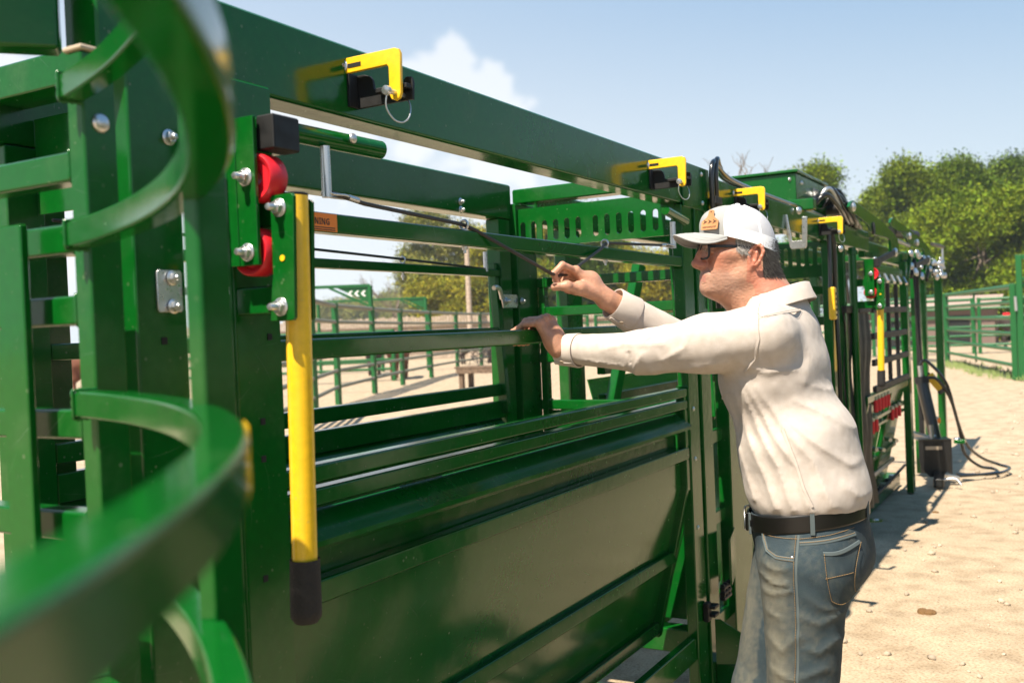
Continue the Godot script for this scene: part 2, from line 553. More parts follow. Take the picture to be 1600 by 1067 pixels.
# eye bolt through a rail
func eye_bolt(p: Vector3, parent: Node, axis := Vector3.RIGHT) -> void:
	var b := MB.new()
	b.tube(ring_pts(p + V(0, 0.013, 0), Vector3.UP, axis.cross(Vector3.UP), 0.011), 0.0032, 8, false)
	b.rod(p + V(0, 0.002, 0), p - V(0, 0.054, 0), 0.0035, 8)
	b.lathe([Vector2(0.0105, -0.002), Vector2(0.0105, 0.0), Vector2(0.007, 0.001)], at(p + V(0, 0.001, 0)), 14)
	b.lathe([Vector2(0, -0.0085), Vector2(0.007, -0.0085), Vector2(0.0075, -0.004), Vector2(0.0075, 0)], at(p - V(0, 0.0375, 0)), 8)
	part("eye_bolt", b, M.zinc, parent)

# ---------------------------------------------------------------- the squeeze alley beside the man
const XN := -1.25
const XF := -1.95
func alley() -> void:
	var t := thing("cattle_alley", "glossy green steel squeeze alley with solid lower panel, beside the man in the white cap", "cattle alley", V(-1.6, 0, -2.3))
	part("overhead_beam", box1(V(-1.328, 1.936, -3.66), V(XN, 2.081, -0.99), 0.007), M.green, t)
	part("overhead_beam", box1(V(XF - 0.08, 1.936, -3.46), V(XF, 2.075, -1.27), 0.007), M.green, t)
	part("cross_beam", box1(V(-1.97, 2.003, -3.58), V(-1.335, 2.062, -3.50), 0.006), M.green, t)
	part("cross_beam", box1(V(-1.95, 2.015, -1.36), V(-1.335, 2.085, -1.27), 0.006), M.green, t)
	# the short brace that turns off the end of the beam, with the walkway plate above it
	part("corner_brace", MB.new().bar(V(-1.300, 2.012, -0.965), V(-1.72, 2.012, -0.475), 0.05, 0.148, Vector3.UP, 0.006), M.green, t)
	part("cover_plate", MB.new().bar(V(-1.270, 2.093, -0.945), V(-1.69, 2.093, -0.455), 0.17, 0.008, Vector3.UP, 0.002), M.green, t)
	# slotted plates over both ends
	var xs := []
	for k in 8: xs.append(-1.957 + 0.0487 * k - 0.049)
	for k in 7: xs.append(-1.592 + 0.0487 * k)
	part("slotted_plate", slotted(xs, -2.03, -1.275, 1.822, 1.976, 1.884, 0.0225, 0.080, 0.006, at(V(0, 0, -3.475))), M.green, t)
	part("flange", box1(V(-2.03, 1.972, -3.53), V(-1.275, 1.978, -3.479), 0.002), M.green, t)
	var xs2 := []
	for k in 20: xs2.append(-1.93 + 0.0305 * k)
	part("slotted_plate", slotted(xs2, -1.945, -1.335, 1.79, 1.995, 1.876, 0.0150, 0.070, 0.006, at(V(0, 0, -1.372))), M.green, t)
	# posts
	var posts := [
		[V(-1.29, 0, -3.585), V(XN + 0.002, 1.935, -3.475)], [V(-1.29, 0, -3.735), V(XN + 0.002, 1.935, -3.62)],
		[V(-2.01, 0, -3.435), V(XF + 0.003, 1.935, -3.35)], [V(-2.02, 0, -3.62), V(XF + 0.02, 2.0, -3.455)],
		[V(-2.02, 0, -1.39), V(XF + 0.002, 1.935, -1.30)], [V(-2.10, 0, -1.50), V(-2.03, 1.935, -1.42)],
		[V(-1.27, 0, -1.302), V(-1.20, 1.935, -1.192)], [V(-1.30, 0, -1.094), V(-1.20, 1.935, -0.997)]]
	for q in posts: part("post", box1(q[0], q[1], 0.005), M.green, t)
	# near side rails and the framed sheet below
	var z0 := -3.47
	var z1 := -1.305
	part("rail", box1(V(-1.288, 1.702, z0), V(XN, 1.740, z1), 0.004), M.green, t)
	part("rail", box1(V(-1.288, 1.460, z0), V(XN, 1.499, z1), 0.005), M.green, t)
	part("rail", box1(V(-1.288, 1.228, z0), V(XN, 1.262, z1), 0.005), M.green, t)
	part("rail", box1(V(-1.288, 1.184, z0), V(XN, 1.218, z1), 0.005), M.green, t)
	part("rail", box1(V(-1.288, 1.000, z0), V(XN, 1.046, z1), 0.005), M.green, t)
	var lower := func(y: float) -> float: return -1.262 - maxf(0.0, 0.90 - y) * 0.25
	var sheet := PackedVector2Array([Vector2(-1.290, 1.186), Vector2(-1.290, 1.172), Vector2(-1.224, 1.126), Vector2(-1.224, 1.116), Vector2(-1.290, 1.088), Vector2(-1.290, 1.002)])
	var back := PackedVector2Array()
	for q in sheet: back.append(q + Vector2(-0.004, 0))
	back.reverse()
	var whole := sheet.duplicate(); whole.append_array(back)
	# local x of the prism is world x, its depth runs along z
	part("ridged_sheet", MB.new().prism(whole, z1 - z0 - 0.07, at(V(0, 0, (z0 + z1) * 0.5)), 0.0), M.green, t)
	var kick := PackedVector2Array([Vector2(-1.276, 1.0), Vector2(-1.276, 0.90), Vector2(lower.call(0.34) - 0.014, 0.34), Vector2(lower.call(0.34) - 0.018, 0.34), Vector2(-1.280, 0.90), Vector2(-1.280, 1.0)])
	part("lower_sheet", MB.new().prism(kick, z1 - z0 - 0.07, at(V(0, 0, (z0 + z1) * 0.5)), 0.0), M.green, t)
	for y in [0.64, 0.375]:
		part("stiffener", MB.new().bar(V(lower.call(y), y, z0 + 0.02), V(lower.call(y), y, z1), 0.030, 0.042, V(-0.2, 1, 0), 0.005), M.green, t)
	for z in [z0 + 0.015, z1 - 0.015]:
		part("end_bar", MB.new().bar(V(-1.269, 1.262, z), V(-1.269, 0.885, z), 0.036, 0.032, Vector3.RIGHT, 0.004), M.green, t)
		part("end_bar", MB.new().bar(V(-1.267, 0.905, z + 0.003), V(lower.call(0.34), 0.34, z + 0.003), 0.034, 0.032, Vector3.RIGHT, 0.004), M.green, t)
	# brace that slants behind the end bar, floor members
	part("brace", MB.new().bar(V(-1.275, 0.93, -3.52), V(-1.44, 0.36, -3.52), 0.06, 0.012, Vector3.BACK, 0.003), M.green, t)
	part("floor_beam", box1(V(-1.29, 0.255, -3.47), V(XN - 0.005, 0.345, -1.3), 0.006), M.green, t)
	part("floor_beam", box1(V(-1.95, 0.26, -3.60), V(-1.292, 0.35, -3.52), 0.006), M.green, t)
	part("sill", box1(V(-1.95, 0.0, -3.56), V(-1.30, 0.09, -3.48), 0.006), M.green, t)
	part("skid", box1(V(-1.30, 0.0, -3.44), V(-1.22, 0.05, -1.2), 0.006), M.green, t)
	part("skid", box1(V(-2.02, 0.0, -3.34), V(-1.94, 0.05, -1.4), 0.006), M.green, t)
	# far side
	for q in [[1.707, 1.736], [1.474, 1.511], [1.247, 1.292], [1.160, 1.226]]:
		part("rail", box1(V(XF - 0.035, q[0], -3.352), V(XF, q[1], -1.39), 0.004), M.green, t)
	part("far_sheet", MB.new().prism(PackedVector2Array([Vector2(-1.972, 1.165), Vector2(-1.90, 1.09), Vector2(-1.972, 1.02), Vector2(-1.86, 0.34), Vector2(-1.864, 0.34), Vector2(-1.977, 1.02), Vector2(-1.906, 1.09), Vector2(-1.977, 1.165)]), 1.93, at(V(0, 0, -2.37)), 0.0), M.green, t)
	# the gate across the far end: four bars between two stiles
	for y in [[1.665, 1.705], [1.548, 1.586], [1.360, 1.397], [1.168, 1.206]]:
		part("gate_bar", box1(V(-1.93, y[0], -3.640), V(-1.30, y[1], -3.602), 0.004), M.green, t)
	part("stile", box1(V(-1.925, 0.3, -3.640), V(-1.895, 1.665, -3.604), 0.004), M.green, t)
	part("stile", MB.new().bar(V(-1.302, 1.80, -3.52), V(-1.284, 1.22, -3.52), 0.028, 0.030, Vector3.BACK, 0.003), M.green, t)
	part("stile", MB.new().bar(V(-1.975, 1.76, -3.335), V(-1.938, 1.18, -3.335), 0.03, 0.028, Vector3.BACK, 0.003), M.green, t)
	part("gate_sheet", box1(V(-1.90, 0.36, -3.626), V(-1.31, 1.165, -3.620), 0.001), M.green, t)
	# bolted splice plates on the beam over the joint
	part("splice_plate", box1(V(-1.25, 1.925, -3.79), V(-1.243, 2.092, -3.49), 0.003), M.green, t)
	for q in [V(-1.242, 2.065, -3.70), V(-1.242, 1.955, -3.70)]: dome(q, Vector3.RIGHT, t, 0.009)
	for q in [V(-1.949, 1.975, -3.08), V(-1.949, 1.945, -3.08)]: bolt(q, Vector3.RIGHT, t, 0.010, 0.006)
	for y in [0.995, 0.74, 1.18]: dome(V(-1.247, y, -3.52), Vector3.RIGHT, t, 0.008)
	# handles at both ends of the pull cable
	part("handle_bar", MB.new().rod(V(XN - 0.02, 1.885, -1.30), V(-1.225, 1.876, -1.64), 0.0185, 16), M.green, t)
	part("handle_link", MB.new().rod(V(-1.232, 1.862, -1.475), V(-1.232, 1.765, -1.475), 0.0095, 12), M.zinc, t)
	dome(V(-1.211, 1.883, -1.535), Vector3.RIGHT, t, 0.010)
	part("handle_bar", MB.new().rod(V(-1.22, 1.888, -3.235), V(-1.235, 1.868, -3.475), 0.0165, 16), M.green, t)
	part("handle_link", MB.new().rod(V(-1.232, 1.855, -3.335), V(-1.232, 1.762, -3.335), 0.0105, 12), M.zinc, t)
	for z in [-2.005, -2.815]: eye_bolt(V(-1.262, 1.740, z), t, V(0, 0, 1))
	# the far side's cable run
	eye_bolt(V(-1.968, 1.736, -2.73), t, V(0, 0, 1))
	part("far_cable", MB.new().tube(rope([V(-1.968, 1.785, -1.42), V(-1.968, 1.752, -2.73), V(-1.955, 1.735, -3.24)], 8), 0.0045, 6), M.wire, t)
	part("handle_link", MB.new().rod(V(-1.955, 1.800, -3.25), V(-1.955, 1.725, -3.25), 0.009, 10), M.zinc, t)
	# pin plate and hook on the far post
	part("latch_plate", MB.new().prism(PackedVector2Array([Vector2(-0.075, -0.026), Vector2(0.045, -0.026), Vector2(0.058, -0.014), Vector2(0.058, 0.014), Vector2(0.045, 0.026), Vector2(-0.06, 0.026)]), 0.006, at(V(-1.938, 1.612, -3.40), Basis(Vector3.UP, -PI / 2) * Basis(Vector3.BACK, PI)), 0.001), M.zinc, t)
	part("latch_hook", MB.new().tube(rope([V(-1.93, 1.62, -3.32), V(-1.93, 1.655, -3.305), V(-1.925, 1.665, -3.27), V(-1.92, 1.66, -3.245)], 6), 0.009, 10), M.zinc, t)
	bolt(V(-1.934, 1.612, -3.36), Vector3.RIGHT, t, 0.011, 0.008)
	bolt(V(-1.926, 1.612, -3.47), Vector3.RIGHT, t, 0.010, 0.005)
	# weld beads where the members meet
	for q in [[V(-1.27, 1.721, -3.472), 0.021], [V(-1.27, 1.48, -3.472), 0.021], [V(-1.27, 1.245, -3.472), 0.02], [V(-1.27, 1.201, -3.472), 0.02], [V(-1.27, 1.023, -3.472), 0.024], [V(-1.967, 1.722, -3.351), 0.018], [V(-1.967, 1.492, -3.351), 0.02], [V(-1.967, 1.27, -3.351), 0.024]]: weld(q[0], V(0, 0, 1), 0.0195, q[1], t)
	for y in [1.685, 1.567, 1.378, 1.187]: weld(V(-1.894, y, -3.62), V(1, 0, 0), 0.020, 0.0195, t)
	# warning sticker on the rail
	var st := part("warning_sticker", box1(V(XN, 1.7035, -1.522), V(XN + 0.0012, 1.7375, -1.375), 0.0003), M.orange, t)
	lettering("WARNING", V(XN + 0.0014, 1.7215, -1.459), 0.0126, V(0, 0, -1), st, M.ink)
	for k in 2:
		var ln := MB.new()
		ln.span(V(XN + 0.0012, 1.7095 - k * 0.0042, -1.515), V(XN + 0.0016, 1.7113 - k * 0.0042, -1.385), 0.0)
		part("print_line", ln, M.ink, st)
	# loose hardware on the near posts
	part("strike_plate", MB.new().prism(PackedVector2Array([Vector2(-0.021, -0.032), Vector2(0.021, -0.032), Vector2(0.024, -0.028), Vector2(0.024, 0.028), Vector2(0.021, 0.032), Vector2(-0.021, 0.032), Vector2(-0.024, 0.028), Vector2(-0.024, -0.028)]), 0.005, at(V(-1.197, 1.580, -1.056), Basis(Vector3.UP, PI / 2)), 0.001), M.zinc, t)
	part("strike_rib", MB.new().bar(V(-1.190, 1.580, -1.080), V(-1.166, 1.580, -1.150), 0.005, 0.012, Vector3.UP, 0.001), M.zinc, t)
	for y in [1.600, 1.557]: bolt(V(-1.193, y, -1.060), Vector3.RIGHT, t, 0.0085, 0.004)
	bolt(V(-1.199, 1.815, -1.070), Vector3.RIGHT, t, 0.0092, 0.006)
	dome(V(-1.199, 1.778, -1.105), Vector3.RIGHT, t, 0.006)
	for q in [V(-1.1995, 1.505, -1.045), V(-1.1995, 1.505, -1.27), V(-1.1995, 1.363, -1.245), V(-1.1995, 1.10, -1.235), V(-1.1995, 1.30, -1.243)]:
		part("punched_hole", MB.new().span(q - V(0.001, 0.0055, 0.0055), q + V(0.0008, 0.0055, 0.0055), 0.0003), M.hole, t)
	latch(-1.575, t)
	latch(-3.175, t)
	# black plastic sheet clip low on the joint post, gusset and toe plate
	var cl := MB.new()
	cl.span(V(-1.246, 0.385, -3.57), V(-1.225, 0.455, -3.53), 0.003).span(V(-1.236, 0.40, -3.60), V(-1.205, 0.412, -3.55), 0.002).span(V(-1.236, 0.43, -3.60), V(-1.205, 0.442, -3.55), 0.002)
	for k in 3: cl.span(V(-1.215, 0.44 + k * 0.02, -3.73), V(-1.195, 0.452 + k * 0.02, -3.64), 0.002)
	for k in 3: cl.span(V(-1.215, 0.44, -3.73 + k * 0.035), V(-1.198, 0.50, -3.715 + k * 0.035), 0.002)
	part("plastic_clip", cl, M.black, t)
	part("gusset", MB.new().prism(PackedVector2Array([Vector2(0, 0), Vector2(0.20, 0), Vector2(0.20, 0.03), Vector2(0.17, 0.07), Vector2(0.02, 0.17), Vector2(0, 0.17)]), 0.008, at(V(-1.235, 0.20, -3.63), Basis(Vector3.UP, 0.35)), 0.001), M.green, t)
	part("toe_beam", box1(V(-1.25, 0.10, -3.78), V(-0.98, 0.195, -3.66), 0.006), M.green, t)

func weld(p: Vector3, axis: Vector3, hw: float, hh: float, parent: Node) -> void:
	var u := axis.cross(Vector3.UP).normalized()
	var pts := PackedVector3Array()
	var rad := []
	for k in 33:
		var a := TAU * k / 32.0
		var e := Vector2(cos(a), sin(a))
		e /= maxf(absf(e.x), absf(e.y))
		pts.append(p + u * e.x * (hw + 0.001) + Vector3.UP * e.y * (hh + 0.001))
		rad.append(0.0028 + 0.0011 * sin(k * 2.4))
	part("weld_bead", MB.new().tube(pts, rad, 6, false), M.green, parent)

func lettering(s: String, p: Vector3, h: float, along: Vector3, parent: Node, m: Material, called := "letters", thick := 0.0006, up := Vector3.UP) -> void:
	var tm := TextMesh.new()
	var f := SystemFont.new()
	f.font_names = PackedStringArray(["Droid Sans"])
	f.font_weight = 700
	tm.font = f; tm.text = s; tm.font_size = 48; tm.pixel_size = h / 36.0; tm.depth = thick
	var nrm := along.cross(up).normalized()
	piece(called, tm, m, at(p, Basis(along, nrm.cross(along), nrm)), parent)

# ---------------------------------------------------------------- a sliding gate's outer end: rollers, arms and yellow lever
func slide_gate(dz: float, label: String, lever_z := 0.0) -> void:
	var t := thing("sliding_gate", label, "sliding gate", V(-1.15, 0, -1.2 + dz), "sliding gates with red rollers and yellow levers")
	var o := V(0, 0, dz)
	var b := MB.new()
	b.span(o + V(-1.152, 1.618, -1.168), o + V(-1.112, 1.852, -1.160), 0.0015)
	b.span(o + V(-1.172, 1.618, -1.200), o + V(-1.1525, 1.852, -1.160), 0.0015)
	part("roller_plate", b, M.green, t)
	part("end_tube", box1(o + V(-1.150, 1.800, -1.235), o + V(-1.119, 1.853, -1.175), 0.003), M.green, t)
	part("tube_plug", box1(o + V(-1.119, 1.799, -1.236), o + V(-1.082, 1.854, -1.174), 0.003), M.black, t)
	for q in [V(-1.125, 1.757, -1.19), V(-1.141, 1.641, -1.19)]:
		var w := MB.new()
		var r := 0.039
		w.lathe([Vector2(0.013, 0.004), Vector2(0.026, 0.004), Vector2(0.030, 0.0), Vector2(r - 0.003, -0.002), Vector2(r, 0.002), Vector2(r, 0.034), Vector2(r - 0.003, 0.038), Vector2(0.013, 0.038), Vector2(0.013, 0.004)], at(o + q + V(0, 0, 0.018), ybasis(V(0, 0, -1))), 28)
		part("roller", w, M.red, t)
	for q in [V(-1.132, 1.757, -1.160), V(-1.134, 1.639, -1.160)]:
		var bo := bolt(o + q, V(0, 0, 1), t, 0.0105, 0.013)
	for y in [1.681, 1.541]:
		part("arm", box1(o + V(-1.26, y, -1.252), o + V(-1.094, y + 0.046, -1.198), 0.004), M.green, t)
	for z in [-1.184, -1.262]:
		var sx := 0.0 if z > -1.2 else -0.031
		var p := PackedVector2Array([Vector2(-1.112, 1.529), Vector2(-1.065, 1.529), Vector2(-1.061, 1.533), Vector2(-1.053, 1.722), Vector2(-1.058, 1.727), Vector2(-1.098, 1.727), Vector2(-1.102, 1.723), Vector2(-1.103, 1.60), Vector2(-1.106, 1.585)])
		part("lever_bracket", MB.new().prism(p, 0.008, at(o + V(sx, 0, z)), 0.0014), M.green, t)
	for q in [V(-1.083, 1.706, -1.180), V(-1.088, 1.551, -1.180)]: bolt(o + q, V(0, 0, 1), t, 0.0108, 0.014)
	part("punched_hole", MB.new().rod(o + V(-1.080, 1.627, -1.1815), o + V(-1.080, 1.627, -1.1785), 0.005, 12), M.yellow, t)
	var top := o + V(-1.086, 1.729, -1.222)
	var low := o + V(-1.100, 1.138, -1.222)
	part("lever", MB.new().rod(top, low, 0.0205, 24), M.yellow, t)
	part("lever_cap", MB.new().lathe([Vector2(0.0205, 0), Vector2(0.021, 0.003), Vector2(0.018, 0.005), Vector2(0, 0.006)], at(top, ybasis(top - low)), 20), M.black, t)
	var d := (low - top).normalized()
	part("lever_grip", MB.new().lathe([Vector2(0.0215, 0.0), Vector2(0.0245, 0.002), Vector2(0.0245, -0.002), Vector2(0.0255, -0.08), Vector2(0.025, -0.092), Vector2(0.019, -0.101), Vector2(0, -0.104)].map(func(q): return Vector2(q.x, -q.y)), at(low - d * 0.004, ybasis(d)), 24), M.grip, t)
	if dz < -1.0:
		part("guide_post", MB.new().rod(o + V(-1.235, 0.12, -1.14), o + V(-1.235, 1.93, -1.14), 0.024, 14), M.green, t)
		part("cap_collar", MB.new().lathe([Vector2(0.024, 0), Vector2(0.034, 0.004), Vector2(0.034, 0.03), Vector2(0.024, 0.034)], at(o + V(-1.235, 1.88, -1.14)), 14), M.green, t)

# ---------------------------------------------------------------- the curved gate of hoops close to the camera
func hoop_gate() -> void:
	var t := thing("hoop_gate", "curved green gate of square tube hoops close in front, partly out of focus", "gate", V(-1.08, 0, -0.84))
	var c := Vector2(-1.551, 0.679)
	var r := 1.580
	var a0 := atan2(-0.845 - c.y, -1.072 - c.x)
	var a1 := a0 + 0.90
	for i in 9:
		var y: float = [1.823, 1.640, 1.430, 1.245, 1.07, 0.88, 0.68, 0.46, 0.22][i]
		hoop(t, c, r, a0, a1, y)
	part("upright", box1(V(-1.103, 0.05, -0.872), V(-1.070, 1.872, -0.822), 0.004), M.green, t)
	part("end_cap", box1(V(-1.105, 1.872, -0.874), V(-1.068, 1.879, -0.820), 0.003), M.plug, t)
	part("upright", box1(V(-0.668, 0.05, -0.642), V(-0.646, 1.90, -0.604), 0.004), M.green, t)
	part("upright", MB.new().bar(V(c.x + (r - 0.03) * cos(a0 + 0.84), 0.05, c.y + (r - 0.03) * sin(a0 + 0.84)), V(c.x + (r - 0.03) * cos(a0 + 0.84), 1.9, c.y + (r - 0.03) * sin(a0 + 0.84)), 0.035, 0.05, Vector3.RIGHT), M.green, t)
	# the straight leaf that carries on to the left of the first upright
	var far := V(-1.72, 0, -0.845)
	for y in [1.731, 1.640, 1.548, 1.402, 1.270, 1.14, 0.96, 0.78, 0.6, 0.4]:
		weld(V(-1.106, y, -0.845), Vector3.RIGHT, 0.018, 0.019, t)
		part("leaf_rail", MB.new().bar(V(-1.103, y, -0.845), V(far.x, y, far.z), 0.036, 0.038, Vector3.UP, 0.004), M.green, t)
	part("upright", box1(V(-1.212, 0.05, -0.802), V(-1.160, 1.66, -0.790), 0.003), M.green, t)
	part("upright", box1(V(-1.50, 0.05, -0.825), V(-1.44, 1.84, -0.775), 0.004), M.green, t)
	dome(V(-1.069, 1.783, -0.846), Vector3.RIGHT, t, 0.0125)
	var la := a0 + 0.43
	var le := V(cos(la), 0, sin(la))
	part("label_patch", MB.new().box(at(V(c.x, 1.4285, c.y) + le * (r + 0.0006), Basis(le, Vector3.UP, le.cross(Vector3.UP))), V(0.0012, 0.032, 0.05), 0.0003), M.yellow, t)

func hoop(t: Node, c: Vector2, r: float, a0: float, a1: float, y: float) -> void:
	var b := MB.new()
	var m := 60
	var h := 0.0165
	var w := 0.015
	var e := 0.004
	var sec := [Vector2(w - e, h), Vector2(w, h - e), Vector2(w, -h + e), Vector2(w - e, -h), Vector2(-w + e, -h), Vector2(-w, -h + e), Vector2(-w, h - e), Vector2(-w + e, h)]
	var nr := [Vector2(0, 1), Vector2(1, 0), Vector2(1, 0), Vector2(0, -1), Vector2(0, -1), Vector2(-1, 0), Vector2(-1, 0), Vector2(0, 1)]
	var prev := -1
	for i in m + 1:
		var a := lerpf(a0, a1, float(i) / m)
		var e3 := V(cos(a), 0, sin(a))
		var f := b.v.size()
		for k in 8:
			b.vert(V(c.x, y, c.y) + e3 * (r - w + sec[k].x) + V(0, sec[k].y, 0), e3 * nr[k].x + V(0, nr[k].y, 0))
		if prev >= 0:
			for k in 8: b.quad(prev + k, prev + (k + 1) % 8, f + (k + 1) % 8, f + k)
		prev = f
	part("hoop", b, M.green, t)
	var we := V(cos(a0), 0, sin(a0))
	weld(V(c.x, y, c.y) + we * (r - w) + V(-sin(a0), 0, cos(a0)) * 0.004, V(-sin(a0), 0, cos(a0)), w, h, t)

# ---------------------------------------------------------------- the squeeze chute behind the man
func squeeze_chute() -> void:
	var t := thing("squeeze_chute", "long green hydraulic squeeze chute behind the man, with black bar windows and hoses", "squeeze chute", V(-1.6, 0, -7.5))
	part("overhead_beam", box1(V(-1.328, 1.936, -7.25), V(XN, 2.072, -3.675), 0.007), M.green, t)
	part("overhead_beam", box1(V(-1.328, 1.90, -10.0), V(XN - 0.03, 2.02, -7.26), 0.007), M.green, t)
	part("overhead_beam", box1(V(XF - 0.08, 1.936, -10.0), V(XF, 2.072, -3.675), 0.007), M.green, t)
	for z in [-5.9, -7.4, -9.6]: part("cross_beam", box1(V(-1.97, 2.0, z - 0.07), V(-1.33, 2.06, z), 0.006), M.green, t)
	part("cross_beam", box1(V(-1.97, 2.07, -5.45), V(-1.20, 2.13, -5.38), 0.006), M.green, t)
	var xs := []
	for k in 13: xs.append(-1.905 + 0.0487 * k)
	part("slotted_plate", slotted(xs, -1.95, -1.275, 1.735, 1.945, 1.86, 0.024, 0.11, 0.006, at(V(0, 0, -6.02))), M.green, t)
	for q in [[V(-1.29, 0, -4.16), V(-1.235, 1.935, -3.90)], [V(-1.285, 0, -6.10), V(-1.235, 1.935, -5.90)], [V(-1.29, 0, -6.42), V(-1.25, 1.935, -6.36)],
			[V(-2.02, 0, -4.1), V(-1.96, 1.935, -3.95)], [V(-2.02, 0, -6.1), V(-1.96, 1.935, -6.0)], [V(-1.29, 0, -8.92), V(-1.235, 1.93, -8.80)], [V(-2.02, 0, -8.9), V(-1.96, 1.93, -8.8)],
			[V(-1.39, 0, -10.66), V(-1.31, 1.95, -10.56)], [V(-1.345, 0, -11.66), V(-1.27, 1.95, -11.56)], [V(-1.36, 0, -10.02), V(-1.28, 1.95, -9.92)]]:
		part("post", box1(q[0], q[1], 0.005), M.green, t)
	for y in [1.63, 1.45]: part("cross_rail", box1(V(-1.96, y, -6.07), V(-1.29, y + 0.05, -6.03), 0.004), M.green, t)
	for x in [-1.75, -1.55]: part("upright", MB.new().rod(V(x, 0.2, -6.25), V(x, 1.72, -6.25), 0.035, 14), M.green, t)
	# the slanted squeeze sides seen through the alley's end gate
	part("squeeze_side", MB.new().prism(PackedVector2Array([Vector2(-2.02, 1.25), Vector2(-1.72, 0.1), Vector2(-1.724, 0.1), Vector2(-2.026, 1.25)]), 1.6, at(V(0, 0, -5.05)), 0.0), M.green, t)
	for q in [[V(-1.80, 1.78, -4.4), V(-1.88, 1.05, -4.15)], [V(-1.62, 1.80, -4.7), V(-1.50, 1.05, -4.45)]]:
		part("slant_bar", MB.new().bar(q[0], q[1], 0.05, 0.05), M.green, t)
	part("side_rail", MB.new().bar(V(-1.93, 1.30, -4.2), V(-1.93, 1.30, -5.8), 0.04, 0.05), M.green, t)
	part("side_rail", MB.new().bar(V(-1.93, 1.16, -4.2), V(-1.93, 1.16, -5.8), 0.04, 0.05), M.green, t)
	part("grab_plate", box1(V(-1.66, 1.535, -4.72), V(-1.59, 1.59, -4.70), 0.004), M.steel, t)
	part("door_sheet", MB.new().prism(PackedVector2Array([Vector2(-1.275, 1.16), Vector2(-1.275, 0.90), Vector2(-1.42, 0.18), Vector2(-1.425, 0.18), Vector2(-1.280, 0.90), Vector2(-1.280, 1.16)]), 1.72, at(V(0, 0, -5.03)), 0.0), M.green, t)
	for y in [1.17, 0.94]: part("door_rail", box1(V(-1.288, y, -5.895), V(-1.25, y + 0.04, -4.165), 0.005), M.green, t)
	part("base_rail", box1(V(-1.50, 0.0, -5.9), V(-1.40, 0.16, -4.16), 0.008), M.green, t)
	# gusset plate and thin sheets at the joint
	part("gusset_plate", MB.new().prism(PackedVector2Array([Vector2(0.15, 0.485), Vector2(-0.10, 0.485), Vector2(-0.21, 0.54), Vector2(-0.21, 0.60), Vector2(-0.12, 0.665), Vector2(0.15, 0.665)]), 0.008, at(V(-1.222, 0, -3.85), Basis(Vector3.UP, 0.22) * Basis(Vector3(0, 0, 1), Vector3.UP, Vector3(-1, 0, 0))), 0.001), M.green, t)
	for y in [1.02, 0.70, 0.30]: part("tie_bar", box1(V(-1.29, y, -3.90), V(-1.262, y + 0.05, -3.735), 0.003), M.green, t)
	part("gap_strip", box1(V(-1.62, 0.1, -4.02), V(-1.60, 1.0, -3.98), 0.002), M.wood_gray, t)
	# zinc fork that hangs off the beam
	var fk := PackedVector2Array([Vector2(-0.062, 0.085), Vector2(-0.046, 0.088), Vector2(-0.026, -0.045), Vector2(0.024, -0.045), Vector2(0.028, 0.07), Vector2(0.052, 0.07), Vector2(0.045, -0.075), Vector2(0.038, -0.085), Vector2(-0.028, -0.085), Vector2(-0.036, -0.075)])
	part("zinc_fork", MB.new().prism(fk, 0.014, at(V(-1.195, 1.925, -4.98)), 0.002), M.zinc, t)
	latch(-4.135, t)
	latch(-5.71, t)
	# control box on top with hoses
	part("control_box", box1(V(-1.72, 2.07, -6.35), V(-1.34, 2.305, -5.60), 0.006), M.green, t)
	part("box_lid", box1(V(-1.735, 2.305, -6.37), V(-1.325, 2.322, -5.585), 0.005), M.green, t)
	for q in [V(-1.345, 2.26, -5.72), V(-1.38, 2.27, -5.598)]: dome(q + V(0.008, 0, 0), V(1, 0, 0.6), t, 0.012)
	part("box_plate", box1(V(-1.3395, 2.18, -6.15), V(-1.336, 2.26, -6.0), 0.001), M.steel, t)
	rng.seed = 77
	for k in 7:
		var z := -6.15 - 0.07 * k
		var a := V(-1.335, 2.17 + 0.02 * (k % 3), z + 0.12)
		part("hose", MB.new().tube(rope([a, a + V(0.06, 0.045 + rng.randf() * 0.03, -0.05), V(-1.25 + rng.randf() * 0.04, 2.14 - 0.01 * k, z - 0.15), V(-1.262, 2.09, z - 0.45), V(-1.30, 2.08, z - 0.75)], 6), 0.014, 8), M.zinc if k == 1 else M.black_gloss, t)
	for k in 4:
		var z := -6.5 - 0.09 * k
		part("hose_coil", MB.new().tube(ring_pts(V(-1.27, 2.145 - 0.012 * k, z), V(0.3, 0.1, 0.9).normalized(), V(0.1, 1, -0.1).normalized(), 0.062, 0.3 * k, TAU + 0.3 * k, 18), 0.013, 7), M.black, t)
	part("valve_block", box1(V(-1.36, 2.14, -6.62), V(-1.27, 2.24, -6.42), 0.008), M.black, t)
	part("hose", MB.new().tube(rope([V(-1.226, 1.55, -3.80), V(-1.224, 1.90, -3.77), V(-1.222, 2.07, -3.76), V(-1.224, 2.125, -3.80), V(-1.235, 2.115, -3.88), V(-1.25, 2.09, -4.1), V(-1.262, 2.084, -4.6), V(-1.27, 2.083, -5.6), V(-1.30, 2.09, -6.1)], 8), 0.0105, 10), M.black_gloss, t)
	part("hose", MB.new().tube(rope([V(-1.226, 1.55, -3.83), V(-1.222, 1.92, -3.815), V(-1.218, 2.085, -3.80), V(-1.222, 2.14, -3.84), V(-1.24, 2.118, -3.93), V(-1.275, 2.088, -4.2), V(-1.285, 2.084, -5.6), V(-1.32, 2.09, -6.1)], 8), 0.0105, 10), M.black_gloss, t)
	part("hose_clip", box1(V(-1.236, 1.955, -3.835), V(-1.205, 1.985, -3.76), 0.003), M.black, t)
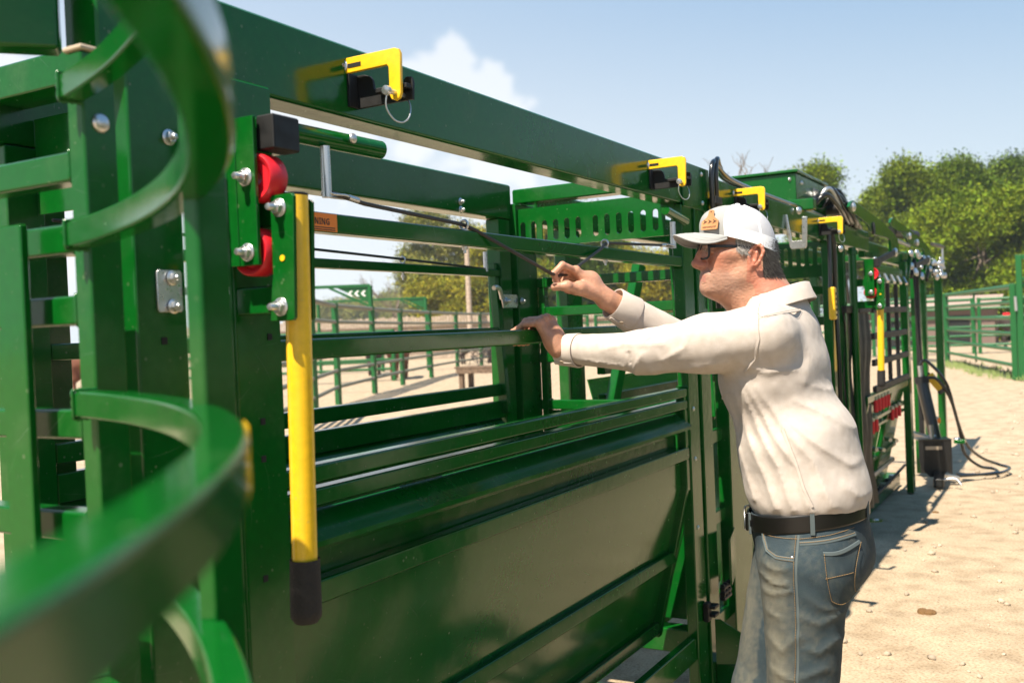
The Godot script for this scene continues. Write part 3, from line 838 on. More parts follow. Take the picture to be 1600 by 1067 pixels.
	part("hose", MB.new().tube(rope([V(-1.225, 2.01, -5.90), V(-1.215, 1.90, -5.93), V(-1.222, 1.6, -5.95), V(-1.215, 1.2, -5.95), V(-1.222, 0.8, -5.96), V(-1.225, 0.35, -5.97)], 8), 0.013, 8), M.black_gloss, t)
	part("hose", MB.new().tube(rope([V(-1.225, 2.0, -5.84), V(-1.22, 1.85, -5.83), V(-1.222, 1.66, -5.82)], 6), 0.012, 8), M.black_gloss, t)
	var pd := part("pendant", box1(V(-1.232, 1.48, -5.86), V(-1.195, 1.665, -5.80), 0.008), M.yellow, t)
	part("pendant_shell", box1(V(-1.236, 1.49, -5.875), V(-1.206, 1.67, -5.862), 0.004), M.black, t)
	for k in 5: part("button", box1(V(-1.195, 1.50 + k * 0.03, -5.842), V(-1.190, 1.514 + k * 0.03, -5.82), 0.002), M.black, t)
	# black rubber curtain in two leaves
	for q in [[-6.34, -6.56], [-6.78, -7.20]]:
		var b := MB.new()
		for side in [0.0, 1.0]:
			for i in 13:
				for j in 9:
					var z := lerpf(q[0], q[1], j / 8.0)
					var y := lerpf(1.56, 0.20, i / 12.0)
					var x: float = -1.262 + 0.014 * sin(j * 1.7 + i * 0.55) * (0.4 + i / 14.0) + 0.008 * sin(i * 1.3 + q[0] * 3.0) - side * 0.006
					b.vert(V(x, y, z), V(1.0 - 2.0 * side, 0.05 * cos(i * 1.3 + q[0] * 3.0), 0.35 * cos(j * 1.7 + i * 0.55)).normalized())
		for side in 2:
			for i in 12:
				for j in 8:
					var k := side * 117 + i * 9 + j
					b.quad(k, k + 1, k + 10, k + 9)
		part("rubber_curtain", b, M.rubber, t)
		part("curtain_hem", box1(V(-1.268, 1.515, q[1]), V(-1.240, 1.56, q[0]), 0.004), M.black, t)
	# window of black bars over the sheeted lower doors
	for z in [-7.62, -8.02, -8.42]: part("window_bar", box1(V(-1.278, 0.96, z - 0.035), V(-1.25, 1.80, z), 0.004), M.black, t)
	for y in [1.555, 1.37, 1.185, 1.0]: part("window_bar", box1(V(-1.262, y - 0.045, -8.80), V(-1.236, y, -7.25), 0.004), M.black, t)
	part("window_head", box1(V(-1.29, 1.80, -8.80), V(-1.25, 1.86, -7.25), 0.005), M.green, t)
	part("header_plate", box1(V(-1.262, 1.73, -8.9), V(-1.25, 1.80, -7.3), 0.002), M.green, t)
	for k in 5: part("spring", MB.new().rod(V(-1.235, 1.79, -7.45 - k * 0.3), V(-1.20, 1.735, -7.38 - k * 0.3), 0.011, 8), M.zinc, t)
	for q in [[0.90, 0.95, -1.242], [0.745, 0.775, -1.27], [0.685, 0.71, -1.285], [0.40, 0.43, -1.36]]:
		part("door_rail", box1(V(q[2] - 0.05, q[0], -8.80), V(q[2], q[1], -6.95), 0.005), M.green, t)
	for zz in [[-8.78, -7.95], [-7.90, -6.98]]:
		part("door_sheet", MB.new().prism(PackedVector2Array([Vector2(-1.275, 0.90), Vector2(-1.455, 0.10), Vector2(-1.460, 0.10), Vector2(-1.280, 0.90)]), zz[0] - zz[1] if zz[0] > zz[1] else zz[1] - zz[0], at(V(0, 0, (zz[0] + zz[1]) * 0.5)), 0.0), M.green, t)
		part("door_frame", MB.new().bar(V(-1.262, 0.90, zz[1] - 0.03), V(-1.43, 0.12, zz[1] - 0.03), 0.05, 0.03, Vector3.RIGHT), M.green, t)
	part("push_rail", MB.new().bar(V(-1.37, 0.30, -8.7), V(-1.37, 0.30, -7.0), 0.02, 0.028, V(-0.3, 1, 0), 0.004), M.steel, t)
	for k in 5: red_stop(V(-1.245, 0.875, -7.25 - 0.13 * k), t)
	for k in 3: red_stop(V(-1.272, 0.725, -7.10 - 0.15 * k), t)
	for k in 3: red_stop(V(-1.272, 0.735, -8.10 - 0.17 * k), t)
	part("rating_plate", MB.new().bar(V(-1.335, 0.57, -7.42), V(-1.335, 0.57, -7.12), 0.003, 0.09, V(-0.22, 1, 0), 0.0005), M.white, t)
	for k in 4: part("door_bolt", MB.new().rod(V(-1.36 + 0.01 * k, 0.52 - 0.04 * (k % 2), -7.6 - 0.3 * k), V(-1.30, 0.52 - 0.04 * (k % 2), -7.55 - 0.3 * k), 0.016, 8), M.zinc, t)
	part("base_rail", box1(V(-1.52, 0.0, -9.2), V(-1.40, 0.11, -6.9), 0.008), M.green, t)
	for k in 9: part("base_bracket", box1(V(-1.42, 0.11, -7.05 - 0.22 * k), V(-1.375, 0.155, -6.97 - 0.22 * k), 0.006), M.black if k % 2 else M.zinc, t)
	part("base_hose", MB.new().tube(rope([V(-1.37, 0.16, -6.95), V(-1.36, 0.15, -8.0), V(-1.37, 0.165, -9.3)], 6), 0.012, 8), M.black, t)
	part("foot_plate", MB.new().prism(PackedVector2Array([Vector2(-1.45, -6.80), Vector2(-1.18, -6.95), Vector2(-1.18, -7.0), Vector2(-1.45, -7.0)]), 0.01, at(V(0, 0.12, 0), Basis(Vector3.RIGHT, Vector3(0, 0, 1), Vector3.DOWN)), 0.001), M.green, t)
	dome(V(-1.22, 0.125, -6.96), Vector3.UP, t, 0.018)
	# head gate levers, cylinders and hardware on top at the far end
	var lv := PackedVector2Array([Vector2(-6.33, 2.165), Vector2(-6.38, 2.198), Vector2(-6.46, 2.215), Vector2(-6.62, 2.205), Vector2(-7.45, 2.163), Vector2(-8.00, 2.110), Vector2(-8.17, 2.075), Vector2(-8.24, 2.02), Vector2(-8.22, 1.965), Vector2(-8.12, 1.935), Vector2(-7.93, 1.935), Vector2(-7.84, 1.965), Vector2(-7.84, 2.04), Vector2(-7.75, 2.055), Vector2(-7.25, 2.045), Vector2(-7.05, 2.065), Vector2(-6.95, 2.10), Vector2(-6.40, 2.14)])
	part("lever_plate", MB.new().prism(lv, 0.018, at(V(-1.205, 0, 0), Basis(Vector3(0, 0, 1), Vector3.UP, Vector3(-1, 0, 0))), 0.002), M.green, t)
	dome(V(-1.195, 2.172, -6.44), Vector3.RIGHT, t, 0.030)
	dome(V(-1.195, 1.965, -8.03), Vector3.RIGHT, t, 0.034)
	part("pivot_pad", MB.new().rod(V(-1.20, 2.085, -7.12), V(-1.188, 2.085, -7.12), 0.042, 16), M.black, t)
	part("cylinder", MB.new().rod(V(-1.23, 2.17, -6.42), V(-1.75, 2.17, -6.55), 0.035, 12), M.black, t)
	var lv2 := PackedVector2Array()
	for q in lv: lv2.append(Vector2((q.x + 6.33) * 1.25 - 8.05, q.y + 0.03))
	part("lever_plate", MB.new().prism(lv2, 0.018, at(V(-1.235, 0, 0), Basis(Vector3(0, 0, 1), Vector3.UP, Vector3(-1, 0, 0))), 0.002), M.green, t)
	dome(V(-1.222, 1.995, -10.16), Vector3.RIGHT, t, 0.042)
	dome(V(-1.222, 2.15, -9.0), Vector3.RIGHT, t, 0.03)
	dome(V(-1.222, 2.12, -9.45), Vector3.RIGHT, t, 0.03)
	part("cylinder", MB.new().rod(V(-1.27, 2.15, -8.35), V(-1.27, 2.20, -9.7), 0.045, 12), M.black, t)
	part("cylinder_rod", MB.new().rod(V(-1.245, 2.085, -8.2), V(-1.245, 2.075, -9.1), 0.016, 10), M.steel, t)
	part("link", MB.new().bar(V(-1.20, 1.965, -8.03), V(-1.20, 1.86, -7.20), 0.02, 0.045), M.black, t)
	part("link", MB.new().bar(V(-1.215, 1.995, -10.16), V(-1.215, 1.90, -9.2), 0.02, 0.055), M.black, t)
	part("end_frame", box1(V(-1.42, 1.88, -11.70), V(-1.24, 1.96, -10.5), 0.006), M.green, t)
	part("end_frame", box1(V(-1.40, 1.88, -10.9), V(-1.24, 2.06, -9.95), 0.006), M.green, t)
	part("handle_rod", MB.new().rod(V(-1.27, 2.19, -10.9), V(-1.26, 2.20, -11.75), 0.018, 10), M.wire, t)
	part("handle_drop", MB.new().rod(V(-1.26, 2.20, -11.7), V(-1.26, 2.02, -11.7), 0.011, 10), M.zinc, t)
	rng.seed = 5
	for k in 26:
		var q := V(-1.235 + rng.randf() * 0.05, 1.80 + rng.randf() * 0.24, -8.7 - rng.randf() * 2.4)
		dome(q, V(1, 0.2, 0.5), t, 0.018 + rng.randf() * 0.016)
	for k in 8:
		var z := -8.9 - 0.24 * k
		part("link_bar", MB.new().bar(V(-1.24, 1.78 + 0.03 * (k % 4), z), V(-1.24, 2.0 - 0.04 * (k % 3), z - 0.25), 0.03, 0.04), M.black if k % 2 else M.green, t)
	for q in [V(-1.265, 2.03, -11.67), V(-1.26, 1.97, -11.67), V(-1.245, 1.89, -11.67)]: dome(q, V(1, 0, 0.6), t, 0.034)
	for q in [V(-1.22, 1.90, -6.14), V(-1.23, 1.84, -6.98), V(-1.23, 1.885, -7.35), V(-1.235, 2.05, -5.2)]: dome(q, V(1, 0, 0.5), t, 0.02)
	# second pendant and its cord on the end post
	part("control_cord", MB.new().tube(rope([V(-1.30, 1.85, -9.75), V(-1.27, 1.3, -9.72), V(-1.25, 0.95, -9.72), V(-1.22, 0.87, -9.72), V(-1.20, 0.95, -9.74)], 8), 0.012, 6), M.black, t)
	part("small_pendant", MB.new().bar(V(-1.20, 0.93, -9.74), V(-1.10, 0.80, -9.74), 0.06, 0.07), M.yellow, t)
	part("pendant_cap", MB.new().bar(V(-1.10, 0.80, -9.74), V(-1.08, 0.77, -9.74), 0.07, 0.08), M.black, t)
	part("black_post", box1(V(-1.31, 0.02, -9.86), V(-1.27, 1.85, -9.80), 0.005), M.black, t)
	part("orange_tag", box1(V(-1.19, 0.48, -9.86), V(-1.13, 0.53, -9.84), 0.004), M.orange, t)
	part("tag_pin", MB.new().rod(V(-1.30, 0.52, -9.85), V(-1.15, 0.525, -9.85), 0.015, 8), M.zinc, t)

func red_stop(p: Vector3, t: Node) -> void:
	part("red_stop", MB.new().rod(p + V(0, -0.055, 0), p + V(0, 0.03, 0), 0.0155, 12), M.red, t)
	part("stop_bolt", MB.new().rod(p + V(0, 0.03, 0), p + V(0, 0.055, 0), 0.0125, 8), M.zinc, t)

# ---------------------------------------------------------------- hydraulic jack stand at the far corner
func jack() -> void:
	var t := thing("hydraulic_jack", "black hydraulic jack foot with slotted plate, standing at the far end of the chute", "jack", V(-1.12, 0, -9.5))
	var b := MB.new()
	var xf := at(V(-1.135, 0, -9.42), Basis(Vector3.UP, 0.35))
	b.span(V(-0.13, 0.20, -0.012), V(0.13, 0.345, 0.0), 0.003)
	var plate := MB.new()
	plate.prism(PackedVector2Array([Vector2(-0.135, 0.37), Vector2(0.135, 0.37), Vector2(0.135, 0.19), Vector2(0.10, 0.10), Vector2(0.05, 0.05), Vector2(-0.05, 0.05), Vector2(-0.11, 0.11), Vector2(-0.135, 0.19)]), 0.012, xf, 0.002)
	part("face_plate", plate, M.black, t)
	part("slot", MB.new().box(xf * at(V(-0.01, 0.305, 0.0065)), V(0.14, 0.03, 0.002), 0.0005), M.plug, t)
	part("side_plate", MB.new().box(xf * at(V(0.135, 0.22, -0.10)), V(0.012, 0.30, 0.20), 0.002), M.black, t)
	part("top_plate", MB.new().box(xf * at(V(0, 0.376, -0.09)), V(0.28, 0.012, 0.20), 0.002), M.black_gloss, t)
	part("ram", MB.new().rod(V(-1.14, 0.35, -9.55), V(-1.245, 0.86, -9.62), 0.052, 16), M.black_gloss, t)
	part("ram_rod", MB.new().rod(V(-1.16, 0.38, -9.48), V(-1.17, 0.50, -9.49), 0.018, 10), M.steel, t)
	part("ram_head", MB.new().rod(V(-1.245, 0.86, -9.62), V(-1.252, 0.92, -9.625), 0.062, 16), M.black, t)
	part("fitting", MB.new().rod(V(-1.255, 0.92, -9.63), V(-1.262, 1.02, -9.63), 0.02, 10), M.zinc, t)
	part("foot_tube", MB.new().bar(V(-1.10, 0.06, -9.42), V(-1.08, 0.04, -9.12), 0.085, 0.075, Vector3.UP, 0.006), M.black_gloss, t)
	part("tube_mouth", MB.new().bar(V(-1.08, 0.04, -9.119), V(-1.0797, 0.04, -9.1155), 0.060, 0.050, Vector3.UP, 0.0005), M.hole, t)
	part("foot_arm", MB.new().bar(V(-1.13, 0.07, -9.40), V(-0.95, 0.03, -9.45), 0.05, 0.05), M.zinc, t)
	part("pull_pin", MB.new().tube(rope([V(-1.05, 0.06, -9.20), V(-0.96, 0.07, -9.22), V(-0.91, 0.02, -9.20)], 5), 0.011, 8), M.zinc, t)
	part("link_rod", MB.new().bar(V(-1.15, 0.36, -9.5), V(-1.40, 0.40, -9.75), 0.06, 0.05), M.steel, t)
	part("lug", box1(V(-0.99, 0.335, -9.62), V(-0.90, 0.365, -9.52), 0.004), M.green, t)
	for q in [V(-1.16, 0.40, -9.5), V(-0.97, 0.37, -9.56)]: dome(q, Vector3.UP, t, 0.03)
	tag(part("hydraulic_hose", MB.new().tube(rope([V(-1.262, 1.02, -9.63), V(-1.20, 1.06, -9.62), V(-1.05, 0.86, -9.65), V(-0.98, 0.52, -9.75), V(-0.92, 0.28, -9.9), V(-0.82, 0.12, -10.2), V(-0.70, 0.03, -10.45), V(-0.60, 0.02, -10.30), V(-0.66, 0.018, -10.0), V(-0.80, 0.018, -9.85), V(-0.98, 0.05, -9.6)], 8), 0.014, 8), M.black_gloss), "black hydraulic hose looping from the ram fitting down over the bare ground, outer loop", "hose", "hydraulic hoses by the jack")
	tag(part("hydraulic_hose", MB.new().tube(rope([V(-1.24, 0.90, -9.60), V(-1.12, 0.90, -9.6), V(-1.02, 0.72, -9.66), V(-0.97, 0.45, -9.78), V(-0.95, 0.20, -9.95), V(-0.84, 0.06, -10.1), V(-0.74, 0.018, -10.25), V(-0.69, 0.018, -10.05), V(-0.78, 0.018, -9.88), V(-0.96, 0.04, -9.58)], 8), 0.014, 8), M.black_gloss), "black hydraulic hose looping from the ram body down over the bare ground, inner loop", "hose", "hydraulic hoses by the jack")

# ---------------------------------------------------------------- pipe fences
func panel(a: Vector2, b: Vector2, top: float, rails: int, label: String, group: String, rail_mat: Material, low := 0.42, mids := 0, both := true, called := "pipe_fence_panel") -> void:
	var t := thing(called, label, "fence panel", V(a.x, 0, a.y), group)
	var A := V(a.x, 0, a.y)
	var B := V(b.x, 0, b.y)
	part("post", MB.new().bar(A, A + V(0, top + 0.03, 0), 0.115, 0.115, Vector3.BACK, 0.008), M.green_far, t)
	if both: part("post", MB.new().bar(B, B + V(0, top + 0.03, 0), 0.115, 0.115, Vector3.BACK, 0.008), M.green_far, t)
	for k in mids:
		var p := A.lerp(B, (k + 1.0) / (mids + 1.0))
		part("stay", MB.new().bar(p + V(0, low - 0.1, 0), p + V(0, top, 0), 0.045, 0.045, Vector3.BACK, 0.004), M.green_far, t)
	for k in rails:
		var y := lerpf(low, top - 0.03, float(k) / (rails - 1))
		var hh := 0.105 if k == rails - 1 else 0.085
		part("rail", MB.new().tube(PackedVector3Array([A + V(0, y, 0), B + V(0, y, 0)]), hh * 0.5, 8), rail_mat, t)

func bow_gate(a: Vector2, b: Vector2, top: float, label: String, mark := false) -> void:
	var t := thing("gate_bow", label, "gate frame", V(a.x, 0, a.y))
	var A := V(a.x, 0, a.y)
	var B := V(b.x, 0, b.y)
	var d := (B - A).normalized()
	for q in [A, B]: part("post", MB.new().bar(q, q + V(0, top, 0), 0.10, 0.10, Vector3.BACK, 0.01), M.green_far, t)
	part("head_rail", MB.new().bar(A + V(0, top, 0), B + V(0, top, 0), 0.07, 0.08), M.green_far, t)
	for s in [0.0, 1.0]:
		var q := A.lerp(B, s)
		var e := d * (1.0 if s == 0.0 else -1.0)
		if s == 1.0: continue
		part("corner_brace", MB.new().bar(q + V(0, top - 0.55, 0), q + e * 1.05 + V(0, top - 0.03, 0), 0.05, 0.06), M.green_far, t)
		part("corner_plate", MB.new().prism(PackedVector2Array([Vector2(0.02, -0.45), Vector2(0.02, -0.04), Vector2(0.85, -0.04)]), 0.008, at(q + V(0, top, 0), Basis(e, Vector3.UP, e.cross(Vector3.UP)))), M.green_far, t)
		if mark and s == 0.0:
			for k in 3:
				var c := q + e * (0.17 + 0.17 * k) + V(0, top - 0.2, 0.0)
				var pr := PackedVector2Array([Vector2(-0.06, 0.075), Vector2(0.0, 0.075), Vector2(0.075, 0), Vector2(0.0, -0.075), Vector2(-0.06, -0.075), Vector2(0.01, 0)])
				part("arrow_mark", MB.new().prism(pr, 0.02, at(c, Basis(e, Vector3.UP, e.cross(Vector3.UP)))), M.white, t)

# ---------------------------------------------------------------- trees and background
var leaf_mesh: ArrayMesh
var bark: StandardMaterial3D
var leafs := []
func leaf_clump() -> ArrayMesh:
	rng.seed = 31
	var b := MB.new()
	for k in 52:
		var p := Vector3(rng.randfn(), rng.randfn() * 0.75, rng.randfn()) * 0.30
		var nn := (Vector3(rng.randfn(), rng.randfn() + 0.9, rng.randfn())).normalized()
		var u := nn.cross(Vector3(rng.randfn(), rng.randfn(), rng.randfn())).normalized()
		var w := nn.cross(u)
		var s := 0.058 + rng.randf() * 0.062
		var i0 := b.vert(p - u * s, (nn - u * 0.3).normalized())
		var i1 := b.vert(p + w * s * 0.45 + nn * s * 0.12, nn)
		var i2 := b.vert(p + u * s, (nn + u * 0.3).normalized())
		var i3 := b.vert(p - w * s * 0.45 + nn * s * 0.12, nn)
		b.quad(i0, i1, i2, i3)
	return b.mesh()

func tree(p: Vector3, h: float, r: float, label: String, group: String, sd: int, m: Material, base := 0.15, dens := 1.0, leaf := 1.0) -> void:
	rng.seed = sd
	var t := thing("tree", label, "tree", p, group)
	var tr := MB.new()
	var lean := V(rng.randf() - 0.5, 0, rng.randf() - 0.5) * 0.12 * h
	var th := h * 0.62
	var tp := rope([V(0, -0.1, 0), lean * 0.4 + V(0, th * 0.5, 0), lean + V(0, th, 0)], 5)
	var rr := []
	for i in tp.size(): rr.append(lerpf(h * 0.026, h * 0.010, float(i) / (tp.size() - 1)))
	tr.tube(tp, rr, 9)
	var lobes := []
	var nl := 10 + int(r * 2.2)
	for k in nl:
		var f := float(k) / nl
		var yy := lerpf(base + 0.10, 0.93, pow(rng.randf(), 0.8)) * h
		var prof: float = sqrt(maxf(0.05, 1.0 - pow((yy / h - 0.55) / 0.52, 2.0)))
		var a := k * 2.4 + rng.randf()
		var rad := r * prof * (0.35 + 0.55 * sqrt(rng.randf()))
		var c := lean + V(cos(a) * rad, yy, sin(a) * rad)
		var s := r * (0.26 + rng.randf() * 0.20)
		lobes.append([c, s])
		var st := tp[clampi(3 + k % 8, 0, tp.size() - 1)]
		var mid := st.lerp(c, 0.55) + V(0, -0.04 * h, 0)
		tr.tube(rope([st, mid, c], 4), [h * 0.009, h * 0.008, h * 0.0075, h * 0.007, h * 0.006, h * 0.005, h * 0.004, h * 0.003, h * 0.002], 6)
	for e in tr.v.size(): tr.v[e] += p
	part("trunk", tr, bark, t)
	var xf := []
	var cl := []
	for lb in lobes:
		var nn := int(dens * 190.0 * pow(lb[1] / leaf, 2.0) / 1.6) + 24
		for k in nn:
			var d := Vector3(rng.randfn(), rng.randfn(), rng.randfn()).normalized()
			var q: float = 0.45 + 0.62 * pow(rng.randf(), 0.45)
			if d.y < -0.35 and rng.randf() < 0.6: continue
			var pos: Vector3 = lb[0] + d * q * lb[1] * Vector3(1.15, 0.80, 1.15)
			xf.append(Transform3D(Basis.from_euler(Vector3(rng.randf() * 0.9, rng.randf() * TAU, rng.randf() * 0.9)).scaled(Vector3.ONE * leaf * (0.75 + rng.randf() * 0.6)), pos))
			var v := 0.62 + rng.randf() * 0.75
			cl.append(Color(v * (0.9 + rng.randf() * 0.35), v, v * 0.8))
	var mm := MultiMesh.new()
	mm.transform_format = MultiMesh.TRANSFORM_3D
	mm.use_colors = true
	mm.mesh = leaf_mesh
	mm.instance_count = xf.size()
	for i in xf.size():
		mm.set_instance_transform(i, xf[i])
		mm.set_instance_color(i, cl[i])
	var mi := MultiMeshInstance3D.new()
	mi.multimesh = mm
	mi.material_override = m
	put(mi, "crown", t)
	mi.set_meta("kind", "stuff")

func bare_tree(p: Vector3, h: float, label: String, sd: int) -> void:
	rng.seed = sd
	var t := thing("bare_tree", label, "tree", p)
	var b := MB.new()
	twig(b, p, V(0.04, 1, 0.02).normalized(), h * 0.4, h * 0.012, 4)
	part("branches", b, bark, t)
func twig(b: MB, p: Vector3, d: Vector3, l: float, r: float, depth: int) -> void:
	var e := p + d * l
	b.tube(rope([p, p + d * l * 0.5 + V(rng.randfn(), rng.randfn(), rng.randfn()) * l * 0.05, e], 3), [r, r * 0.93, r * 0.87, r * 0.8, r * 0.75, r * 0.7, r * 0.6], 5, false)
	if depth == 0: return
	for k in 3:
		var nd := (d + V(rng.randfn(), rng.randfn() * 0.5 + 0.25, rng.randfn()) * 0.38).normalized()
		twig(b, p + d * l * (0.55 + 0.45 * k / 2.0), nd, l * (0.5 + rng.randf() * 0.2), r * 0.6, depth - 1)

func ground() -> void:
	var fn := FastNoiseLite.new()
	fn.seed = 4; fn.frequency = 0.55; fn.fractal_octaves = 5
	var fb := FastNoiseLite.new()
	fb.seed = 9; fb.frequency = 0.09; fb.fractal_octaves = 3
	var b := MB.new()
	# one sheet, finely divided where the camera stands and ever coarser out to the horizon
	var axis := []
	var s := 0.07
	var q := 0.0
	while q < 900.0:
		axis.append(q)
		q += s
		s *= 1.024 if q < 14.0 else 1.10
	var ax := []
	for i in range(axis.size() - 1, 0, -1): ax.append(-axis[i])
	ax.append_array(axis)
	var m := ax.size()
	var c := V(0.0, 0, -5.2)
	for j in m:
		for i in m:
			var x: float = ax[i] + c.x
			var z: float = ax[j] + c.z
			b.vert(V(x, ground_y(fn, fb, x, z), z), V(0, 1, 0), Vector2(x, z))
	for j in range(1, m - 1):
		for i in range(1, m - 1):
			var k := j * m + i
			var dx := (b.v[k + 1].y - b.v[k - 1].y) / (b.v[k + 1].x - b.v[k - 1].x)
			var dz := (b.v[k + m].y - b.v[k - m].y) / (b.v[k + m].z - b.v[k - m].z)
			b.n[k] = V(-dx, 1, -dz).normalized()
	for j in m - 1:
		for i in m - 1:
			var k := j * m + i
			b.quad(k, k + 1, k + m + 1, k + m)
	var g := part("ground", b, M.ground)
	tag(g, "", "", "", "structure")

var gfn: FastNoiseLite
var gfb: FastNoiseLite
func ground_y(fn: FastNoiseLite, fb: FastNoiseLite, x: float, z: float) -> float:
	gfn = fn; gfb = fb
	var far := clampf(1.0 - (Vector2(x, z).length() - 40.0) / 60.0, 0.0, 1.0)
	return (fn.get_noise_2d(x, z) * 0.013 + fb.get_noise_2d(x, z) * 0.05) * far - 0.012

func scatter_stones() -> void:
	rng.seed = 12
	var b := MB.new()
	var sp := []
	for i in 6:
		for j in 9:
			var th := PI * i / 5.0
			var ph := TAU * j / 8.0
			var d := V(sin(th) * cos(ph), cos(th), sin(th) * sin(ph))
			var k := 1.0 + 0.28 * sin(d.x * 3.1 + d.y * 2.0) + 0.2 * sin(d.z * 4.3 + 1.0)
			b.vert(d * k * V(1, 0.6, 0.8), d)
	for i in 5:
		for j in 8: b.quad(i * 9 + j, i * 9 + j + 1, i * 9 + j + 10, i * 9 + j + 9)
	var m := b.mesh()
	var mm := MultiMesh.new()
	mm.transform_format = MultiMesh.TRANSFORM_3D
	mm.use_colors = true
	mm.mesh = m
	var list := []
	for k in 9000:
		var near := rng.randf()
		var x := -1.0 + rng.randf() * 8.0
		var z := -2.8 - pow(near, 1.7) * 22.0
		if k % 5 == 0:
			x = -4.0 - rng.randf() * 22.0
			z = -5.0 - rng.randf() * 30.0
		var s := 0.004 + 0.020 * pow(rng.randf(), 5.0) + (0.004 if z < -9.0 else 0.0)
		list.append([x, z, s])
	mm.instance_count = list.size()
	for i in list.size():
		var e = list[i]
		mm.set_instance_transform(i, Transform3D(Basis.from_euler(V(rng.randf() * 0.5, rng.randf() * TAU, rng.randf() * 0.5)).scaled(Vector3.ONE * e[2]), V(e[0], ground_y(gfn, gfb, e[0], e[1]) + e[2] * 0.25, e[1])))
		var w := 0.6 + rng.randf() * 0.45
		mm.set_instance_color(i, Color(0.50 * w, 0.41 * w, 0.31 * w))
	var o := MultiMeshInstance3D.new()
	o.multimesh = mm
	var sm := mat(Color.WHITE, 0.9)
	sm.vertex_color_use_as_albedo = true
	o.material_override = sm
	put(o, "gravel")
	tag(o, "pale loose stones scattered over the bare dirt of the yard", "gravel", "", "stuff")
	# dung and clods lying on the dirt
	for q in [[-0.695, -5.255, 0.050, "flat patch of brown dried dung on the pale dirt, nearest of the clods"], [-0.98, -8.05, 0.035, "dark clod of dung in the chute's shadow on the dirt"], [0.95, -6.10, 0.03, "small dark clod with pale stones at the right edge of the yard"], [0.10, -5.4, 0.014, "tiny dark clod on open pale dirt right of the dung patch"], [-0.62, -10.2, 0.02, "tiny dark clod beyond the hose loop on the dirt"]]:
		var cb := MB.new()
		var base := V(q[0], ground_y(gfn, gfb, q[0], q[1]), q[1])
		for k in 9:
			var pp := base + V(clampf(rng.randfn(), -1.3, 1.3) * q[2] * 0.32, 0.004, clampf(rng.randfn(), -1.3, 1.3) * q[2] * 0.2)
			var rr: float = q[2] * (0.42 + rng.randf() * 0.22)
			cb.lathe([Vector2(rr, -0.01), Vector2(rr * 0.9, rr * 0.18), Vector2(rr * 0.5, rr * 0.38), Vector2(0, rr * 0.42)], at(pp, Basis.from_euler(V(rng.randf() * 0.3, rng.randf() * 6.0, 0))), 9)
		tag(part("dung_clod", cb, M.dung), q[3], "clod", "dung clods on the dirt")

func cow(p: Vector3, turn: float, label: String, m: Material) -> void:
	var t := thing("cow", label, "cow", p, "cattle in the far pens")
	t.rotation.y = turn
	if not cache.has("cow"):
		var pr := [
			cap(V(-0.70, 1.02, 0), V(0.55, 1.00, 0), 0.33, 0.34, 0.1), cap(V(0.50, 1.08, 0), V(1.05, 1.30, 0), 0.24, 0.15, 0.1), cap(V(1.05, 1.30, 0), V(1.40, 1.10, 0), 0.13, 0.085, 0.05),
			cap(V(0.95, 1.40, 0.05), V(1.0, 1.42, 0.24), 0.05, 0.03, 0.03), cap(V(0.95, 1.40, -0.05), V(1.0, 1.42, -0.24), 0.05, 0.03, 0.03),
			cap(V(-1.00, 1.15, 0), V(-1.08, 0.45, 0), 0.035, 0.05, 0.03)]
		for s in [-1.0, 1.0]:
			pr.append(cap(V(0.50, 0.85, 0.16 * s), V(0.52, 0.42, 0.16 * s), 0.14, 0.075, 0.06))
			pr.append(cap(V(0.52, 0.42, 0.16 * s), V(0.50, 0.03, 0.16 * s), 0.07, 0.06, 0.03))
			pr.append(cap(V(-0.72, 0.90, 0.17 * s), V(-0.66, 0.60, 0.17 * s), 0.19, 0.11, 0.06))
			pr.append(cap(V(-0.66, 0.60, 0.17 * s), V(-0.86, 0.42, 0.17 * s), 0.09, 0.07, 0.04))
			pr.append(cap(V(-0.86, 0.42, 0.17 * s), V(-0.80, 0.03, 0.17 * s), 0.065, 0.06, 0.03))
		cache["cow"] = blob(pr, 0.05).mesh()
	var o := MeshInstance3D.new()
	o.mesh = cache["cow"]
	o.material_override = m
	put(o, "body", t)

